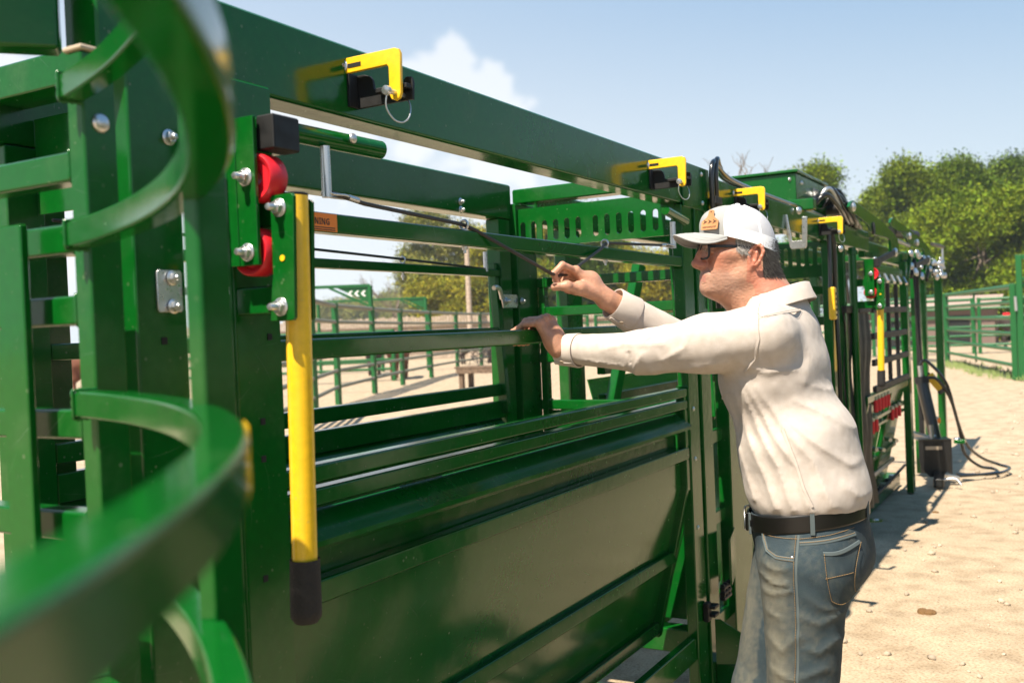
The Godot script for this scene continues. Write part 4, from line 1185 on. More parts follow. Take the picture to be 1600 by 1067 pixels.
func background() -> void:
	bark = tri(mat(lin(0.16, 0.125, 0.095), 0.9), 0.8)
	leaf_mesh = leaf_clump()
	for c in [lin(0.140, 0.205, 0.012), lin(0.090, 0.150, 0.012), lin(0.25, 0.245, 0.022), lin(0.20, 0.215, 0.06)]:
		var m := mat(c, 0.6)
		m.metallic_specular = 0.2
		m.vertex_color_use_as_albedo = true
		m.backlight_enabled = true
		m.backlight = Color(0.30, 0.36, 0.08)
		leafs.append(m)
	var R := "trees behind the far pens"
	tree(V(-11.9, 0, -62), 11.2, 2.7, "leafy tree just right of the control box, leftmost of the far right trees", R, 101, leafs[0], 0.1)
	tree(V(-9.0, 0, -64), 10.6, 3.3, "broad round tree above the green levers of the chute end", R, 102, leafs[0], 0.1)
	tree(V(-7.2, 0, -60), 5.6, 2.8, "low bushy tree under the broad tree, behind the chute end", R, 107, leafs[1], 0.02)
	tree(V(-5.0, 0, -66), 10.8, 3.0, "tall open tree with sky showing through its crown", R, 103, leafs[1], 0.15)
	tree(V(-4.4, 0, -56), 7.4, 3.4, "bright spreading tree in front of the tall open tree", R, 104, leafs[0], 0.02)
	tree(V(-1.3, 0, -70), 10.6, 3.3, "tallest tree, cut by the right edge of the view", R, 105, leafs[1], 0.15)
	tree(V(-0.6, 0, -54), 6.9, 3.3, "wide low tree above the far right fence post", R, 106, leafs[0], 0.02)
	tree(V(2.6, 0, -58), 8.0, 3.2, "dense tree past the right edge of the far fence", R, 108, leafs[0], 0.05)
	tree(V(-16.5, 0, -63), 5.1, 2.4, "tree hidden low behind the control box", R, 109, leafs[1], 0.05)
	tree(V(-20, 0, -64), 5.6, 2.8, "tree seen between the slots above the alley gate", R, 110, leafs[0], 0.05)
	tree(V(-24.5, 0, -62), 6.0, 2.9, "bushy tree seen through the alley's end gate", R, 111, leafs[2], 0.02)
	var W := "trees beyond the plank fence"
	tree(V(-39.2, 0, -61), 10.4, 3.4, "sparse pale tree left of the wooden pole", W, 121, leafs[3], 0.12, 0.65)
	tree(V(-36.3, 0, -58), 6.4, 3.0, "bright bushy tree right above the plank fence", W, 122, leafs[2], 0.02)
	tree(V(-33.2, 0, -60.5), 8.8, 3.6, "full yellow-green tree behind the wooden pole", W, 123, leafs[2], 0.02)
	tree(V(-29.5, 0, -61), 9.2, 3.6, "dark dense tree beside the alley's far post", W, 124, leafs[1], 0.02)
	var D := "distant trees on the skyline"
	for k in 6:
		tree(V(-128 + k * 6.5 - (k % 2) * 3, 0, -150 - k * 5), [6.8, 8.2, 11.0, 13.5, 12.5, 8.8][k], [5.5, 5.5, 6.0, 6.5, 6.0, 6.0][k], ["lowest distant tree at the left end of the skyline", "distant round tree second along the skyline", "distant broad tree in the middle of the skyline clump", "tallest distant tree of the skyline clump", "distant tree behind the gate bow's corner", "low distant tree at the right end of the skyline"][k], D, 130 + k, leafs[3], 0.0, 0.45, 1.7)
	for k in 9:
		var ang := deg_to_rad(6.0 + 8.5 * k)
		tree(V(sin(ang) * 58.0, 0, -cos(ang) * 58.0), 9.0 + (k % 3) * 1.1, 4.2, "leafy tree of the row that carries on out of view past the right edge", "trees past the right edge of the view", 150 + k, leafs[k % 2], 0.02, 0.5)
	bare_tree(V(-24.0, 0, -78), 17.5, "thin leafless treetop rising above the control box", 141)
	bare_tree(V(-42.5, 0, -58), 8.6, "leafless tree left of the sparse pale tree", 142)
	# plank fence and pole beyond the pens
	var pf := thing("plank_fence", "weathered grey plank fence closing the far side of the pens", "fence", V(-34, 0, -49))
	var fb := MB.new()
	rng.seed = 8
	var fa := V(-52, 0, -40)
	var fz := V(-22, 0, -53.5)
	var n := 190
	for k in n:
		var p := fa.lerp(fz, (k + 0.5) / n)
		fb.bar(p, p + V(0, 2.42 + rng.randf() * 0.14, 0), 0.145, 0.025, V(0.41, 0, 0.91), 0.003)
	var pl := part("plank", fb, M.plank, pf)
	pl.set_meta("kind", "stuff")
	for y in [0.5, 1.9]: part("stringer", MB.new().bar(fa + V(0.02, y, 0.06), fz + V(0.02, y, 0.06), 0.06, 0.1), M.wood_gray, pf)
	var up := thing("utility_pole", "plain wooden pole standing in front of the yellow-green tree", "pole", V(-30.4, 0, -48.5))
	part("pole", MB.new().lathe([Vector2(0.17, 0), Vector2(0.13, 7.6), Vector2(0, 7.62)], at(V(-30.4, 0, -48.5)), 12), M.plank, up)
	# left pens: the bent line of panels
	var pts := [Vector2(-10.3, -10.9), Vector2(-12.2, -14.0), Vector2(-14.25, -17.15), Vector2(-15.9, -20.6), Vector2(-17.4, -23.9), Vector2(-18.9, -27.6), Vector2(-20.3, -31.4), Vector2(-21.2, -34.6), Vector2(-21.8, -37.8)]
	var which := ["nearest panel of the bent pale-railed fence, mostly hidden", "second nearest panel of the bent pale-railed fence", "third panel of the bent fence, left of the gate bow post", "fourth panel of the bent fence, right of the gate bow post", "fifth panel along the bent pale-railed fence", "sixth panel along the bent pale-railed fence", "seventh panel along the bent pale-railed fence", "farthest panel of the bent fence, at its turning post"]
	for k in 8: panel(pts[k], pts[k + 1], 2.22, 6, which[k], "panels of the bent fence line", M.fence_pale, 0.40, 0, k == 7)
	bow_gate(Vector2(-15.95, -20.65), Vector2(-18.6, -18.9), 2.80, "tall green gate bow with white arrows, left of the trees", true)
	bow_gate(Vector2(-22.8, -33.1), Vector2(-26.6, -31.0), 2.93, "second green gate bow, farther away and lower in view")
	var Lf := "green panels of the back pens"
	panel(Vector2(-21.8, -37.8), Vector2(-19.2, -40.6), 2.0, 6, "dark green far panel right of the turning post", Lf, M.green_far, 0.35)
	panel(Vector2(-18.9, -40.8), Vector2(-16.4, -43.0), 2.0, 6, "dark green far panel beside the alley's far post", Lf, M.green_far, 0.35)
	panel(Vector2(-22.8, -23.6), Vector2(-19.4, -26.2), 1.65, 5, "green cross panel behind the bent fence, right half", Lf, M.green_far, 0.4)
	panel(Vector2(-26.4, -20.8), Vector2(-23.0, -23.4), 1.65, 5, "green cross panel behind the bent fence, left half", Lf, M.green_far, 0.4)
	panel(Vector2(-30, -29), Vector2(-25, -33), 1.7, 5, "farther green panel seen under the second gate bow", Lf, M.green_far, 0.4)
	# right pens
	var Rf := "green panels of the right pens"
	panel(Vector2(-3.35, -31.5), Vector2(-1.20, -23.5), 2.0, 6, "long green panel running up to the tall right gate post", Rf, M.green_far, 0.30, 1)
	panel(Vector2(-1.08, -23.5), Vector2(1.9, -22.6), 2.0, 6, "green panel right of the tall gate post, cut by the edge", Rf, M.green_far, 0.30)
	panel(Vector2(-6.2, -37.5), Vector2(-3.2, -38.0), 1.9, 6, "green back panel behind the long right panel, left part", Rf, M.green_far, 0.30, 1)
	panel(Vector2(-3.0, -38.0), Vector2(2.4, -38.4), 1.9, 6, "green back panel behind the long right panel, right part", Rf, M.green_far, 0.30, 2)
	panel(Vector2(-9.4, -37.0), Vector2(-6.4, -37.4), 1.9, 6, "green back panel seen through the chute's end posts", Rf, M.green_far, 0.30, 1)
	panel(Vector2(-3.45, -31.8), Vector2(-5.9, -36.9), 2.0, 6, "green panel joining the long panel to the back panels", Rf, M.green_far, 0.30, 1)
	panel(Vector2(-16.0, -41.5), Vector2(-9.8, -37.2), 1.9, 6, "long green back panel seen through the alley's end gate", Rf, M.green_far, 0.30, 2)
	var gp := thing("gate_post", "tall green gate frame post with zinc chain latch at the right edge", "gate post", V(-1.0, 0, -23.4))
	part("post", box1(V(-1.12, 0, -23.45), V(-1.0, 2.62, -23.33), 0.01), M.green_far, gp)
	part("head_rail", box1(V(-1.0, 2.52, -23.44), V(1.9, 2.62, -23.34), 0.01), M.green_far, gp)
	part("corner_brace", MB.new().bar(V(-1.0, 2.1, -23.39), V(-0.4, 2.52, -23.39), 0.05, 0.06), M.green_far, gp)
	part("latch_chain", MB.new().rod(V(-1.14, 1.75, -23.3), V(-1.13, 1.45, -23.3), 0.03, 8), M.zinc, gp)
	part("red_marker", box1(V(-1.42, 1.36, -23.9), V(-1.22, 1.42, -23.85), 0.005), M.red, gp)
	# the sheeted pens on the other side of the working alley, behind the photographer's right shoulder
	for k in 4:
		var z := 1.2 - k * 3.1
		var sp := thing("sheeted_pen_panel", ["sheeted green pen panel beside the camera, out of view", "sheeted green pen panel facing the alley's solid side, out of view", "sheeted green pen panel past the man's back, out of view", "farthest sheeted green pen panel of the out of view row"][k], "pen panel", V(1.35, 0, z), "sheeted pen panels facing the chute")
		for q in [z, z - 3.0]: part("post", box1(V(1.31, 0, q - 0.04), V(1.39, 1.95, q + 0.04), 0.006), M.green, sp)
		part("sheet", box1(V(1.345, 0.15, z - 2.96), V(1.350, 1.25, z - 0.04), 0.001), M.green, sp)
		for y in [1.27, 1.42, 1.58, 1.74, 1.90]: part("rail", box1(V(1.33, y, z - 2.96), V(1.37, y + 0.05, z - 0.04), 0.005), M.green, sp)
	# bench, yellow pipe
	var be := thing("wooden_bench", "weathered low wooden bench with rusty wire on top, seen past the alley's far post", "bench", V(-13.3, 0, -22))
	for k in 4: part("plank", box1(V(-14.1, 0.55, -22.3 + k * 0.17), V(-12.5, 0.60, -22.14 + k * 0.17), 0.008), M.wood_gray, be)
	for q in [V(-13.95, 0, -22.2), V(-12.65, 0, -22.2), V(-13.95, 0, -21.75), V(-12.65, 0, -21.75)]: part("leg", box1(q + V(-0.06, 0, -0.06), q + V(0.06, 0.55, 0.06), 0.008), M.wood_gray, be)
	part("apron", box1(V(-14.05, 0.42, -21.68), V(-12.55, 0.548, -21.64), 0.005), M.wood_gray, be)
	rng.seed = 21
	var wi := MB.new()
	for k in 7:
		var c := []
		for j in 6: c.append(V(-13.9 + j * 0.2 + rng.randf() * 0.15, 0.62 + rng.randf() * 0.42 * (0.4 if j > 3 else 1.0), -22.0 + rng.randfn() * 0.1))
		wi.tube(rope(c, 5), 0.010, 5)
	tag(part("wire_tangle", wi, M.wire), "tangle of rusty wire lying on the low wooden bench", "wire")
	tag(part("yellow_pipe", MB.new().rod(V(-11.55, 0.0, -20.3), V(-11.75, 1.3, -20.9), 0.07, 12), M.yellow), "slanting yellow pipe right of the wooden bench", "pipe")
	# cattle
	var brown := mat(lin(0.14, 0.045, 0.02), 0.8)
	var dark := mat(lin(0.03, 0.018, 0.014), 0.8)
	var tan := mat(lin(0.34, 0.17, 0.08), 0.8)
	cow(V(-19.9, 0, -27.2), 2.1, "dark red cow standing right behind the bent fence by the gate bow", brown)
	cow(V(-23.5, 0, -30.5), 2.2, "black cow between the two gate bows", dark)
	cow(V(-26, 0, -26), 1.0, "brown cow in the left pen beyond the green cross panel", brown)
	cow(V(-24, 0, -39), 0.2, "dark brown cow lying back near the plank fence", dark)
	cow(V(-21, 0, -44.5), 0.1, "red brown cow behind the dark green far panel", brown)
	cow(V(-17.5, 0, -45.5), 0.4, "tan cow behind the far panel beside the alley post", tan)
	cow(V(-26.5, 0, -20.5), 0.6, "red brown cow seen through the hoop gate's rails", brown)
	cow(V(-31, 0, -27), 2.8, "tan cow far back in the left pen", tan)
	cow(V(-1.6, 0, -41.5), 0.1, "dark cow behind the right back panel", dark)
	cow(V(1.3, 0, -41.0), 3.0, "dark brown cow at the right edge of the back pen", dark)
	cow(V(-12.5, 0, -43.0), 0.2, "red brown cow seen through the alley's end gate", brown)
	# shed at the far right
	var sh := thing("low_shed", "low brown shed with a dull roof beyond the right pens", "shed", V(-5.85, 0, -49))
	part("wall", box1(V(-8.5, 0, -50.4), V(-3.2, 1.6, -48.4), 0.01), mat(lin(0.17, 0.12, 0.10), 0.85), sh)
	part("roof", MB.new().prism(PackedVector2Array([Vector2(-48.0, 1.62), Vector2(-50.6, 2.12), Vector2(-50.6, 2.19), Vector2(-48.0, 1.69)]), 5.8, at(V(-5.85, 0, 0), Basis(Vector3(0, 0, 1), Vector3.UP, Vector3(-1, 0, 0)))), mat(lin(0.36, 0.27, 0.23), 0.7), sh)
	for k in 2: part("opening", box1(V(-7.9 + k * 2.3, 0.0, -48.41), V(-6.5 + k * 2.3, 1.3, -48.38), 0.004), M.hole, sh)
	# weeds along the right fence
	tuft_line(Vector2(-3.3, -31.0), Vector2(-1.2, -23.7), 130, 51)
	tuft_line(Vector2(-1.2, -23.6), Vector2(2.2, -22.6), 90, 52)
	tuft_line(Vector2(-20.5, -41), Vector2(-17, -41.5), 40, 53)

func tuft_line(a: Vector2, b: Vector2, n: int, sd: int) -> void:
	rng.seed = sd
	var g := MB.new()
	for k in n:
		var p := a.lerp(b, rng.randf()) + Vector2(rng.randfn() * 0.25, rng.randfn() * 0.25 + 0.1)
		for j in 9:
			var r := V(p.x + rng.randfn() * 0.06, 0, p.y + rng.randfn() * 0.06)
			var d := V(rng.randfn() * 0.5, 1, rng.randfn() * 0.5).normalized() * (0.06 + rng.randf() * 0.14)
			var w := V(rng.randfn(), 0, rng.randfn()).normalized() * 0.012
			var i0 := g.vert(r - w, V(0, 0.6, 0.8))
			var i1 := g.vert(r + w, V(0, 0.6, 0.8))
			var i2 := g.vert(r + d, V(0, 0.8, 0.6))
			g.tri(i0, i1, i2)
	tag(part("grass", g, mat(lin(0.13, 0.17, 0.04), 0.8)), "short weeds growing along the foot of a pen fence", "grass", "", "stuff")

# ---------------------------------------------------------------- distance fields meshed as surface nets
# a primitive: [kind, a, b, ra, rb, blend, cut, centre, reach, axis f, axis u, axis s]
func cap(a: Vector3, b: Vector3, ra: float, rb: float, k := 0.03, cut := false) -> Array:
	var c := (a + b) * 0.5
	return [0, a, b, ra, rb, k, cut, c, a.distance_to(b) * 0.5 + maxf(ra, rb), b - a, maxf(1e-9, (b - a).length_squared())]
func ell(c: Vector3, r: Vector3, k := 0.03, cut := false, bs := Basis()) -> Array:
	return [1, c, r, minf(r.x, minf(r.y, r.z)), 0.0, k, cut, c, maxf(r.x, maxf(r.y, r.z)), bs.inverse()]

func sdf(p: Vector3, list: Array) -> float:
	var d := 1e3
	for q in list:
		var e: float
		if q[0] == 0:
			var w: Vector3 = p - q[1]
			var t: float = clampf(w.dot(q[9]) / q[10], 0.0, 1.0)
			e = (w - q[9] * t).length() - (q[3] + (q[4] - q[3]) * t)
		else:
			var w: Vector3 = q[9] * (p - q[1])
			var r: Vector3 = q[2]
			var k0 := (w / r).length()
			var k1 := (w / (r * r)).length()
			e = k0 * (k0 - 1.0) / k1 if k1 > 1e-6 else -q[3]
		var k: float = q[5]
		if q[6]:
			var h := maxf(k - absf(d + e), 0.0) / k
			d = maxf(d, -e) + h * h * k * 0.25
		else:
			var h := maxf(k - absf(d - e), 0.0) / k
			d = minf(d, e) - h * h * k * 0.25
	return d

func blob(list: Array, cell: float, disp = null, colf = null, into: MB = null) -> MB:
	var mb := into if into else MB.new()
	var lo := Vector3.ONE * 1e3
	var hi := -lo
	for q in list:
		if q[6]: continue
		lo = lo.min(q[7] - Vector3.ONE * q[8])
		hi = hi.max(q[7] + Vector3.ONE * q[8])
	lo -= Vector3.ONE * (cell * 2 + 0.012)
	hi += Vector3.ONE * (cell * 2 + 0.012)
	var n := Vector3i(((hi - lo) / cell).ceil()) + Vector3i.ONE
	const B := 6
	var nb := Vector3i(ceili(n.x / float(B)), ceili(n.y / float(B)), ceili(n.z / float(B)))
	var grid := PackedFloat32Array()
	grid.resize(n.x * n.y * n.z)
	grid.fill(1.0)
	var sy := n.x
	var sz := n.x * n.y
	var hd := cell * B * 0.5 * 1.7321
	var live := []
	for bz in nb.z:
		for by in nb.y:
			for bx in nb.x:
				var c := lo + (Vector3(bx, by, bz) * B + Vector3.ONE * (B - 1) * 0.5) * cell
				var sub := []
				var any := false
				for q in list:
					if c.distance_to(q[7]) - q[8] < hd + q[5] + 0.015:
						sub.append(q)
						if not q[6]: any = true
				if not any: continue
				var dc := sdf(c, sub)
				if absf(dc) > hd * 1.15 + 0.014:
					if dc < 0.0:
						for z in range(bz * B, mini(bz * B + B, n.z)):
							for y in range(by * B, mini(by * B + B, n.y)):
								for x in range(bx * B, mini(bx * B + B, n.x)):
									grid[x + y * sy + z * sz] = -1.0
					continue
				live.append(Vector3i(bx, by, bz))
				for z in range(bz * B, mini(bz * B + B, n.z)):
					for y in range(by * B, mini(by * B + B, n.y)):
						for x in range(bx * B, mini(bx * B + B, n.x)):
							var p := lo + Vector3(x, y, z) * cell
							var d := sdf(p, sub)
							if disp != null and absf(d) < 0.022: d = disp.call(p, d)
							grid[x + y * sy + z * sz] = d
	var vid := {}
	var off := [0, 1, sy, sy + 1, sz, sz + 1, sz + sy, sz + sy + 1]
	var cells := []
	for lb in live:
		for z in range(maxi(lb.z * B - 1, 0), mini(lb.z * B + B, n.z - 1)):
			for y in range(maxi(lb.y * B - 1, 0), mini(lb.y * B + B, n.y - 1)):
				for x in range(maxi(lb.x * B - 1, 0), mini(lb.x * B + B, n.x - 1)):
					var i := x + y * sy + z * sz
					var neg := 0
					for o in off:
						if grid[i + o] < 0.0: neg += 1
					if neg == 0 or neg == 8 or vid.has(i): continue
					var acc := Vector3.ZERO
					var cnt := 0
					for e in 12:
						var ax := e >> 2
						var q := e & 3
						var a := 0
						if ax == 0: a = (q & 1) * 2 + (q >> 1) * 4
						elif ax == 1: a = (q & 1) + (q >> 1) * 4
						else: a = (q & 1) + (q >> 1) * 2
						var va := grid[i + off[a]]
						var vb := grid[i + off[a | (1 << ax)]]
						if (va < 0.0) == (vb < 0.0): continue
						var p := Vector3(a & 1, (a >> 1) & 1, a >> 2)
						p[ax] = va / (va - vb)
						acc += p
						cnt += 1
					acc /= cnt
					var g := Vector3.ZERO
					for c8 in 8:
						var f := grid[i + off[c8]]
						var wx := acc.x if c8 & 1 else 1.0 - acc.x
						var wy := acc.y if c8 & 2 else 1.0 - acc.y
						var wz := acc.z if c8 & 4 else 1.0 - acc.z
						g.x += f * wy * wz * (1.0 if c8 & 1 else -1.0)
						g.y += f * wx * wz * (1.0 if c8 & 2 else -1.0)
						g.z += f * wx * wy * (1.0 if c8 & 4 else -1.0)
					g = g.normalized()
					var pw := lo + (Vector3(x, y, z) + acc) * cell
					if colf != null: mb.col = colf.call(pw, g)
					vid[i] = mb.vert(pw, g, Vector2(pw.x, pw.y))
					cells.append(i)
	for i in cells:
		var f0 := grid[i] < 0.0
		for ax in 3:
			var st: int = [1, sy, sz][ax]
			if f0 == (grid[i + st] < 0.0): continue
			var u: int = [sy, 1, 1][ax]
			var w: int = [sz, sz, sy][ax]
			if vid.has(i - u) and vid.has(i - w) and vid.has(i - u - w):
				mb.quad(vid[i], vid[i - u], vid[i - u - w], vid[i - w])
	return mb

# ---------------------------------------------------------------- the person
var folds := []
var wrinkle := FastNoiseLite.new()
func fold(pts: Array, amp: float, w: float) -> void:
	for i in pts.size() - 1: folds.append([pts[i], pts[i + 1], amp, w, float(i) / pts.size(), 1.0 / pts.size()])
func fold_height(p: Vector3) -> float:
	var s := 0.0
	var q := Vector2(p.x, p.y)
	for f in folds:
		var a: Vector2 = f[0]
		var d: Vector2 = f[1] - a
		var t := (q - a).dot(d) / d.length_squared()
		if t < -0.3 or t > 1.3: continue
		var e: float = (q - a - d * clampf(t, 0.0, 1.0)).length() / f[3]
		if e > 2.2: continue
		var along: float = f[4] + f[5] * clampf(t, 0.0, 1.0)
		var tp := clampf(sin(PI * clampf(along * 0.9 + 0.08, 0.0, 1.0)) * 1.5, 0.0, 1.0)
		if t < 0.0 or t > 1.0: tp *= maxf(0.0, 1.0 - (absf(t - 0.5) - 0.5) / 0.3)
		var ridge := 0.5 * exp(-e * e) + 0.5 * exp(-1.5 * e)
		s = maxf(s, f[2] * ridge * tp) if f[2] > 0.0 else minf(s, f[2] * ridge * tp)
	return s
func shirt_disp(p: Vector3, d: float) -> float:
	var k := clampf((p.z + 2.62) / 0.06, 0.0, 1.0)
	var h := 0.0
	if k > 0.0: h = fold_height(p) * k
	return d - h - wrinkle.get_noise_3d(p.x, p.y, p.z) * 0.0028 - wrinkle.get_noise_3d(p.x * 4.5 + p.y * 2.0, p.y * 2.2, p.z * 3.0) * 0.0006

func march(x: float, y: float, list: Array, disp, z := -2.05) -> Vector3:
	for k in 60:
		var p := V(x, y, z)
		var d := sdf(p, list)
		if absf(d) < 0.02: d = disp.call(p, d)
		if d < 0.0008: return p
		z -= maxf(d * 0.7, 0.0007)
		if z < -2.75: break
	return V(0, -99, 0)
func drape(pts: Array, list: Array, disp, off := 0.0, z := -2.05, step := 0.012) -> PackedVector3Array:
	var o := PackedVector3Array()
	for i in pts.size() - 1:
		var a: Vector2 = pts[i]
		var b: Vector2 = pts[i + 1]
		var m := maxi(1, int(a.distance_to(b) / step))
		for k in m + (1 if i == pts.size() - 2 else 0):
			var q := a.lerp(b, float(k) / m)
			var p := march(q.x, q.y, list, disp, z)
			if p.y > -50.0: o.append(p + V(0, 0, off))
	return o

# seams and hems: a narrow raised strip that follows the cloth
func ribbon(called: String, line: PackedVector3Array, w: float, m: Material, parent: Node, nrm := Vector3(0.2, 0.1, 1), up := 0.0012) -> void:
	if line.size() < 2: return
	var b := MB.new()
	var prev := -1
	for i in line.size():
		var d := (line[mini(i + 1, line.size() - 1)] - line[maxi(i - 1, 0)]).normalized()
		var s := d.cross(nrm).normalized()
		var n := s.cross(d).normalized()
		if n.dot(nrm) < 0.0: n = -n
		var f := b.v.size()
		b.vert(line[i] - s * w * 0.5 - n * 0.001, (n * 0.3 - s).normalized())
		b.vert(line[i] - s * w * 0.3 + n * up, n)
		b.vert(line[i] + s * w * 0.3 + n * up, n)
		b.vert(line[i] + s * w * 0.5 - n * 0.001, (n * 0.3 + s).normalized())
		if prev >= 0:
			for k in 3: b.quad(prev + k, prev + k + 1, f + k + 1, f + k)
		prev = f
	part(called, b, m, parent)
func stitches(called: String, line: PackedVector3Array, m: Material, parent: Node, off := Vector3.ZERO, r := 0.0007) -> void:
	var b := MB.new()
	var run := 0.0
	for i in line.size() - 1:
		var a := line[i] + off
		var e := line[i + 1] + off
		var l := a.distance_to(e)
		var n := maxi(1, int(l / 0.0042))
		for k in n:
			b.tube(PackedVector3Array([a.lerp(e, (k + 0.12) / n), a.lerp(e, (k + 0.80) / n)]), r, 4, false)
	if b.v.size(): part(called, b, m, parent)

var HO := Vector3(-0.7625, 1.668, -2.560)
var hf: Vector3
var hu: Vector3
var hs: Vector3
const HS := 0.94
func H(f: float, u: float, s: float) -> Vector3: return HO + (hf * f + hu * u + hs * s) * HS

func head_prims() -> Array:
	var bs := Basis(hf, hu, hs)
	var L := []
	var low := func(u: float) -> float: return u if u > -0.05 else -0.05 + (u + 0.05) * 0.82  # a short lower face
	var E := func(f, u, s, r, k, cut := false): L.append(ell(H(f, low.call(u), s), r * HS, k, cut, bs))
	var C := func(a, b, ra, rb, k, cut := false): L.append(cap(H(a.x, low.call(a.y), a.z), H(b.x, low.call(b.y), b.z), ra * HS, rb * HS, k, cut))
	E.call(0.004, 0.046, 0.0, V(0.092, 0.082, 0.074), 0.02)
	E.call(-0.024, 0.010, 0.0, V(0.062, 0.070, 0.063), 0.03)
	E.call(0.046, -0.018, 0.0, V(0.051, 0.086, 0.056), 0.03)
	for s in [1.0, -1.0]:
		C.call(V(0.002, -0.030, 0.058 * s), V(0.014, -0.062, 0.052 * s), 0.015, 0.015, 0.03)
		C.call(V(0.014, -0.064, 0.050 * s), V(0.080, -0.098, 0.016 * s), 0.016, 0.017, 0.03)
		C.call(V(0.064, -0.004, 0.046 * s), V(0.030, 0.002, 0.062 * s), 0.021, 0.014, 0.025)
		E.call(0.060, -0.048, 0.036 * s, V(0.026, 0.034, 0.020), 0.025)
	E.call(0.0915, -0.1015, 0.0, V(0.0185, 0.0175, 0.022), 0.018)
	E.call(0.042, -0.098, 0.0, V(0.048, 0.020, 0.036), 0.03)
	E.call(0.080, -0.062, 0.0, V(0.027, 0.030, 0.032), 0.02)
	C.call(V(0.092, 0.037, -0.032), V(0.092, 0.037, 0.032), 0.0125, 0.0125, 0.016)
	for s in [1.0, -1.0]: E.call(0.103, 0.012, 0.034 * s, V(0.016, 0.013, 0.019), 0.012, true)
	# nose
	C.call(V(0.0985, 0.031, 0), V(0.1135, -0.002, 0), 0.0085, 0.0095, 0.014)
	C.call(V(0.1135, -0.002, 0), V(0.1258, -0.0235, 0), 0.0095, 0.0100, 0.010)
	C.call(V(0.098, 0.018, 0), V(0.106, -0.022, 0), 0.013, 0.016, 0.012)
	E.call(0.1265, -0.0265, 0.0, V(0.0108, 0.0098, 0.0108), 0.008)
	for s in [1.0, -1.0]:
		E.call(0.1105, -0.0305, 0.0135 * s, V(0.0125, 0.0088, 0.0068), 0.007)
		E.call(0.1155, -0.0385, 0.0075 * s, V(0.0062, 0.0036, 0.0040), 0.003, true)
	C.call(V(0.120, -0.034, 0), V(0.102, -0.043, 0), 0.0050, 0.006, 0.008)
	# mouth
	C.call(V(0.0985, -0.058, -0.016), V(0.0985, -0.058, 0.016), 0.0070, 0.0070, 0.012)
	for s in [1.0, -1.0]: C.call(V(0.0975, -0.0595, 0.012 * s), V(0.0865, -0.0675, 0.028 * s), 0.0066, 0.006, 0.012)
	C.call(V(0.0965, -0.0760, -0.012), V(0.0965, -0.0760, 0.012), 0.0072, 0.0072, 0.012)
	for s in [1.0, -1.0]: C.call(V(0.1055, -0.0670, 0), V(0.0900, -0.0705, 0.028 * s), 0.0018, 0.0014, 0.003, true)
	for s in [1.0, -1.0]: C.call(V(0.101, -0.034, 0.024 * s), V(0.086, -0.064, 0.037 * s), 0.0016, 0.0012, 0.006, true)
	C.call(V(0.0985, -0.0885, -0.012), V(0.0985, -0.0885, 0.012), 0.0035, 0.0035, 0.012, true)
	# eyes behind the glasses
	for s in [1.0, -1.0]:
		E.call(0.0885, 0.0125, 0.033 * s, V(0.0118, 0.0118, 0.0118), 0.002)
		C.call(V(0.098, 0.0195, 0.020 * s), V(0.092, 0.0185, 0.046 * s), 0.0042, 0.0042, 0.006)
		C.call(V(0.097, 0.0045, 0.022 * s), V(0.092, 0.0055, 0.044 * s), 0.0040, 0.0035, 0.006)
	# neck
	L.append(cap(H(-0.026, -0.03, 0), V(-0.672, 1.50, -2.575), 0.057, 0.072, 0.04))
	L.append(cap(H(0.03, -0.095, 0), V(-0.725, 1.49, -2.573), 0.035, 0.05, 0.04))
	# ears
	for s in [1.0, -1.0]:
		var o: float = 0.0755 * s
		var pts := []
		for k in 11:
			var a := lerpf(-0.75, 4.35, k / 10.0)
			var rr := 0.017 if k < 8 else 0.013
			pts.append(V(-0.016 + rr * cos(a) - 0.005 * sin(a), -0.005 + 0.0285 * sin(a), o + s * (0.010 - 0.0085 * cos(a))))
		E.call(-0.014, -0.007, o + s * 0.002, V(0.015, 0.027, 0.0055), 0.006)
		for k in 10: C.call(pts[k], pts[k + 1], 0.0046, 0.0046, 0.0035)
		C.call(V(-0.005, -0.033, o + s * 0.002), V(-0.003, -0.042, o), 0.0068, 0.0062, 0.006)
		E.call(-0.010, -0.008, o + s * 0.0085, V(0.0075, 0.012, 0.0062), 0.003, true)
		C.call(V(0.001, -0.011, o + s * 0.002), V(0.0, -0.017, o + s * 0.002), 0.0048, 0.004, 0.004)
		C.call(V(-0.017, -0.021, o + s * 0.005), V(-0.020, 0.003, o + s * 0.007), 0.0035, 0.003, 0.003)
	return L

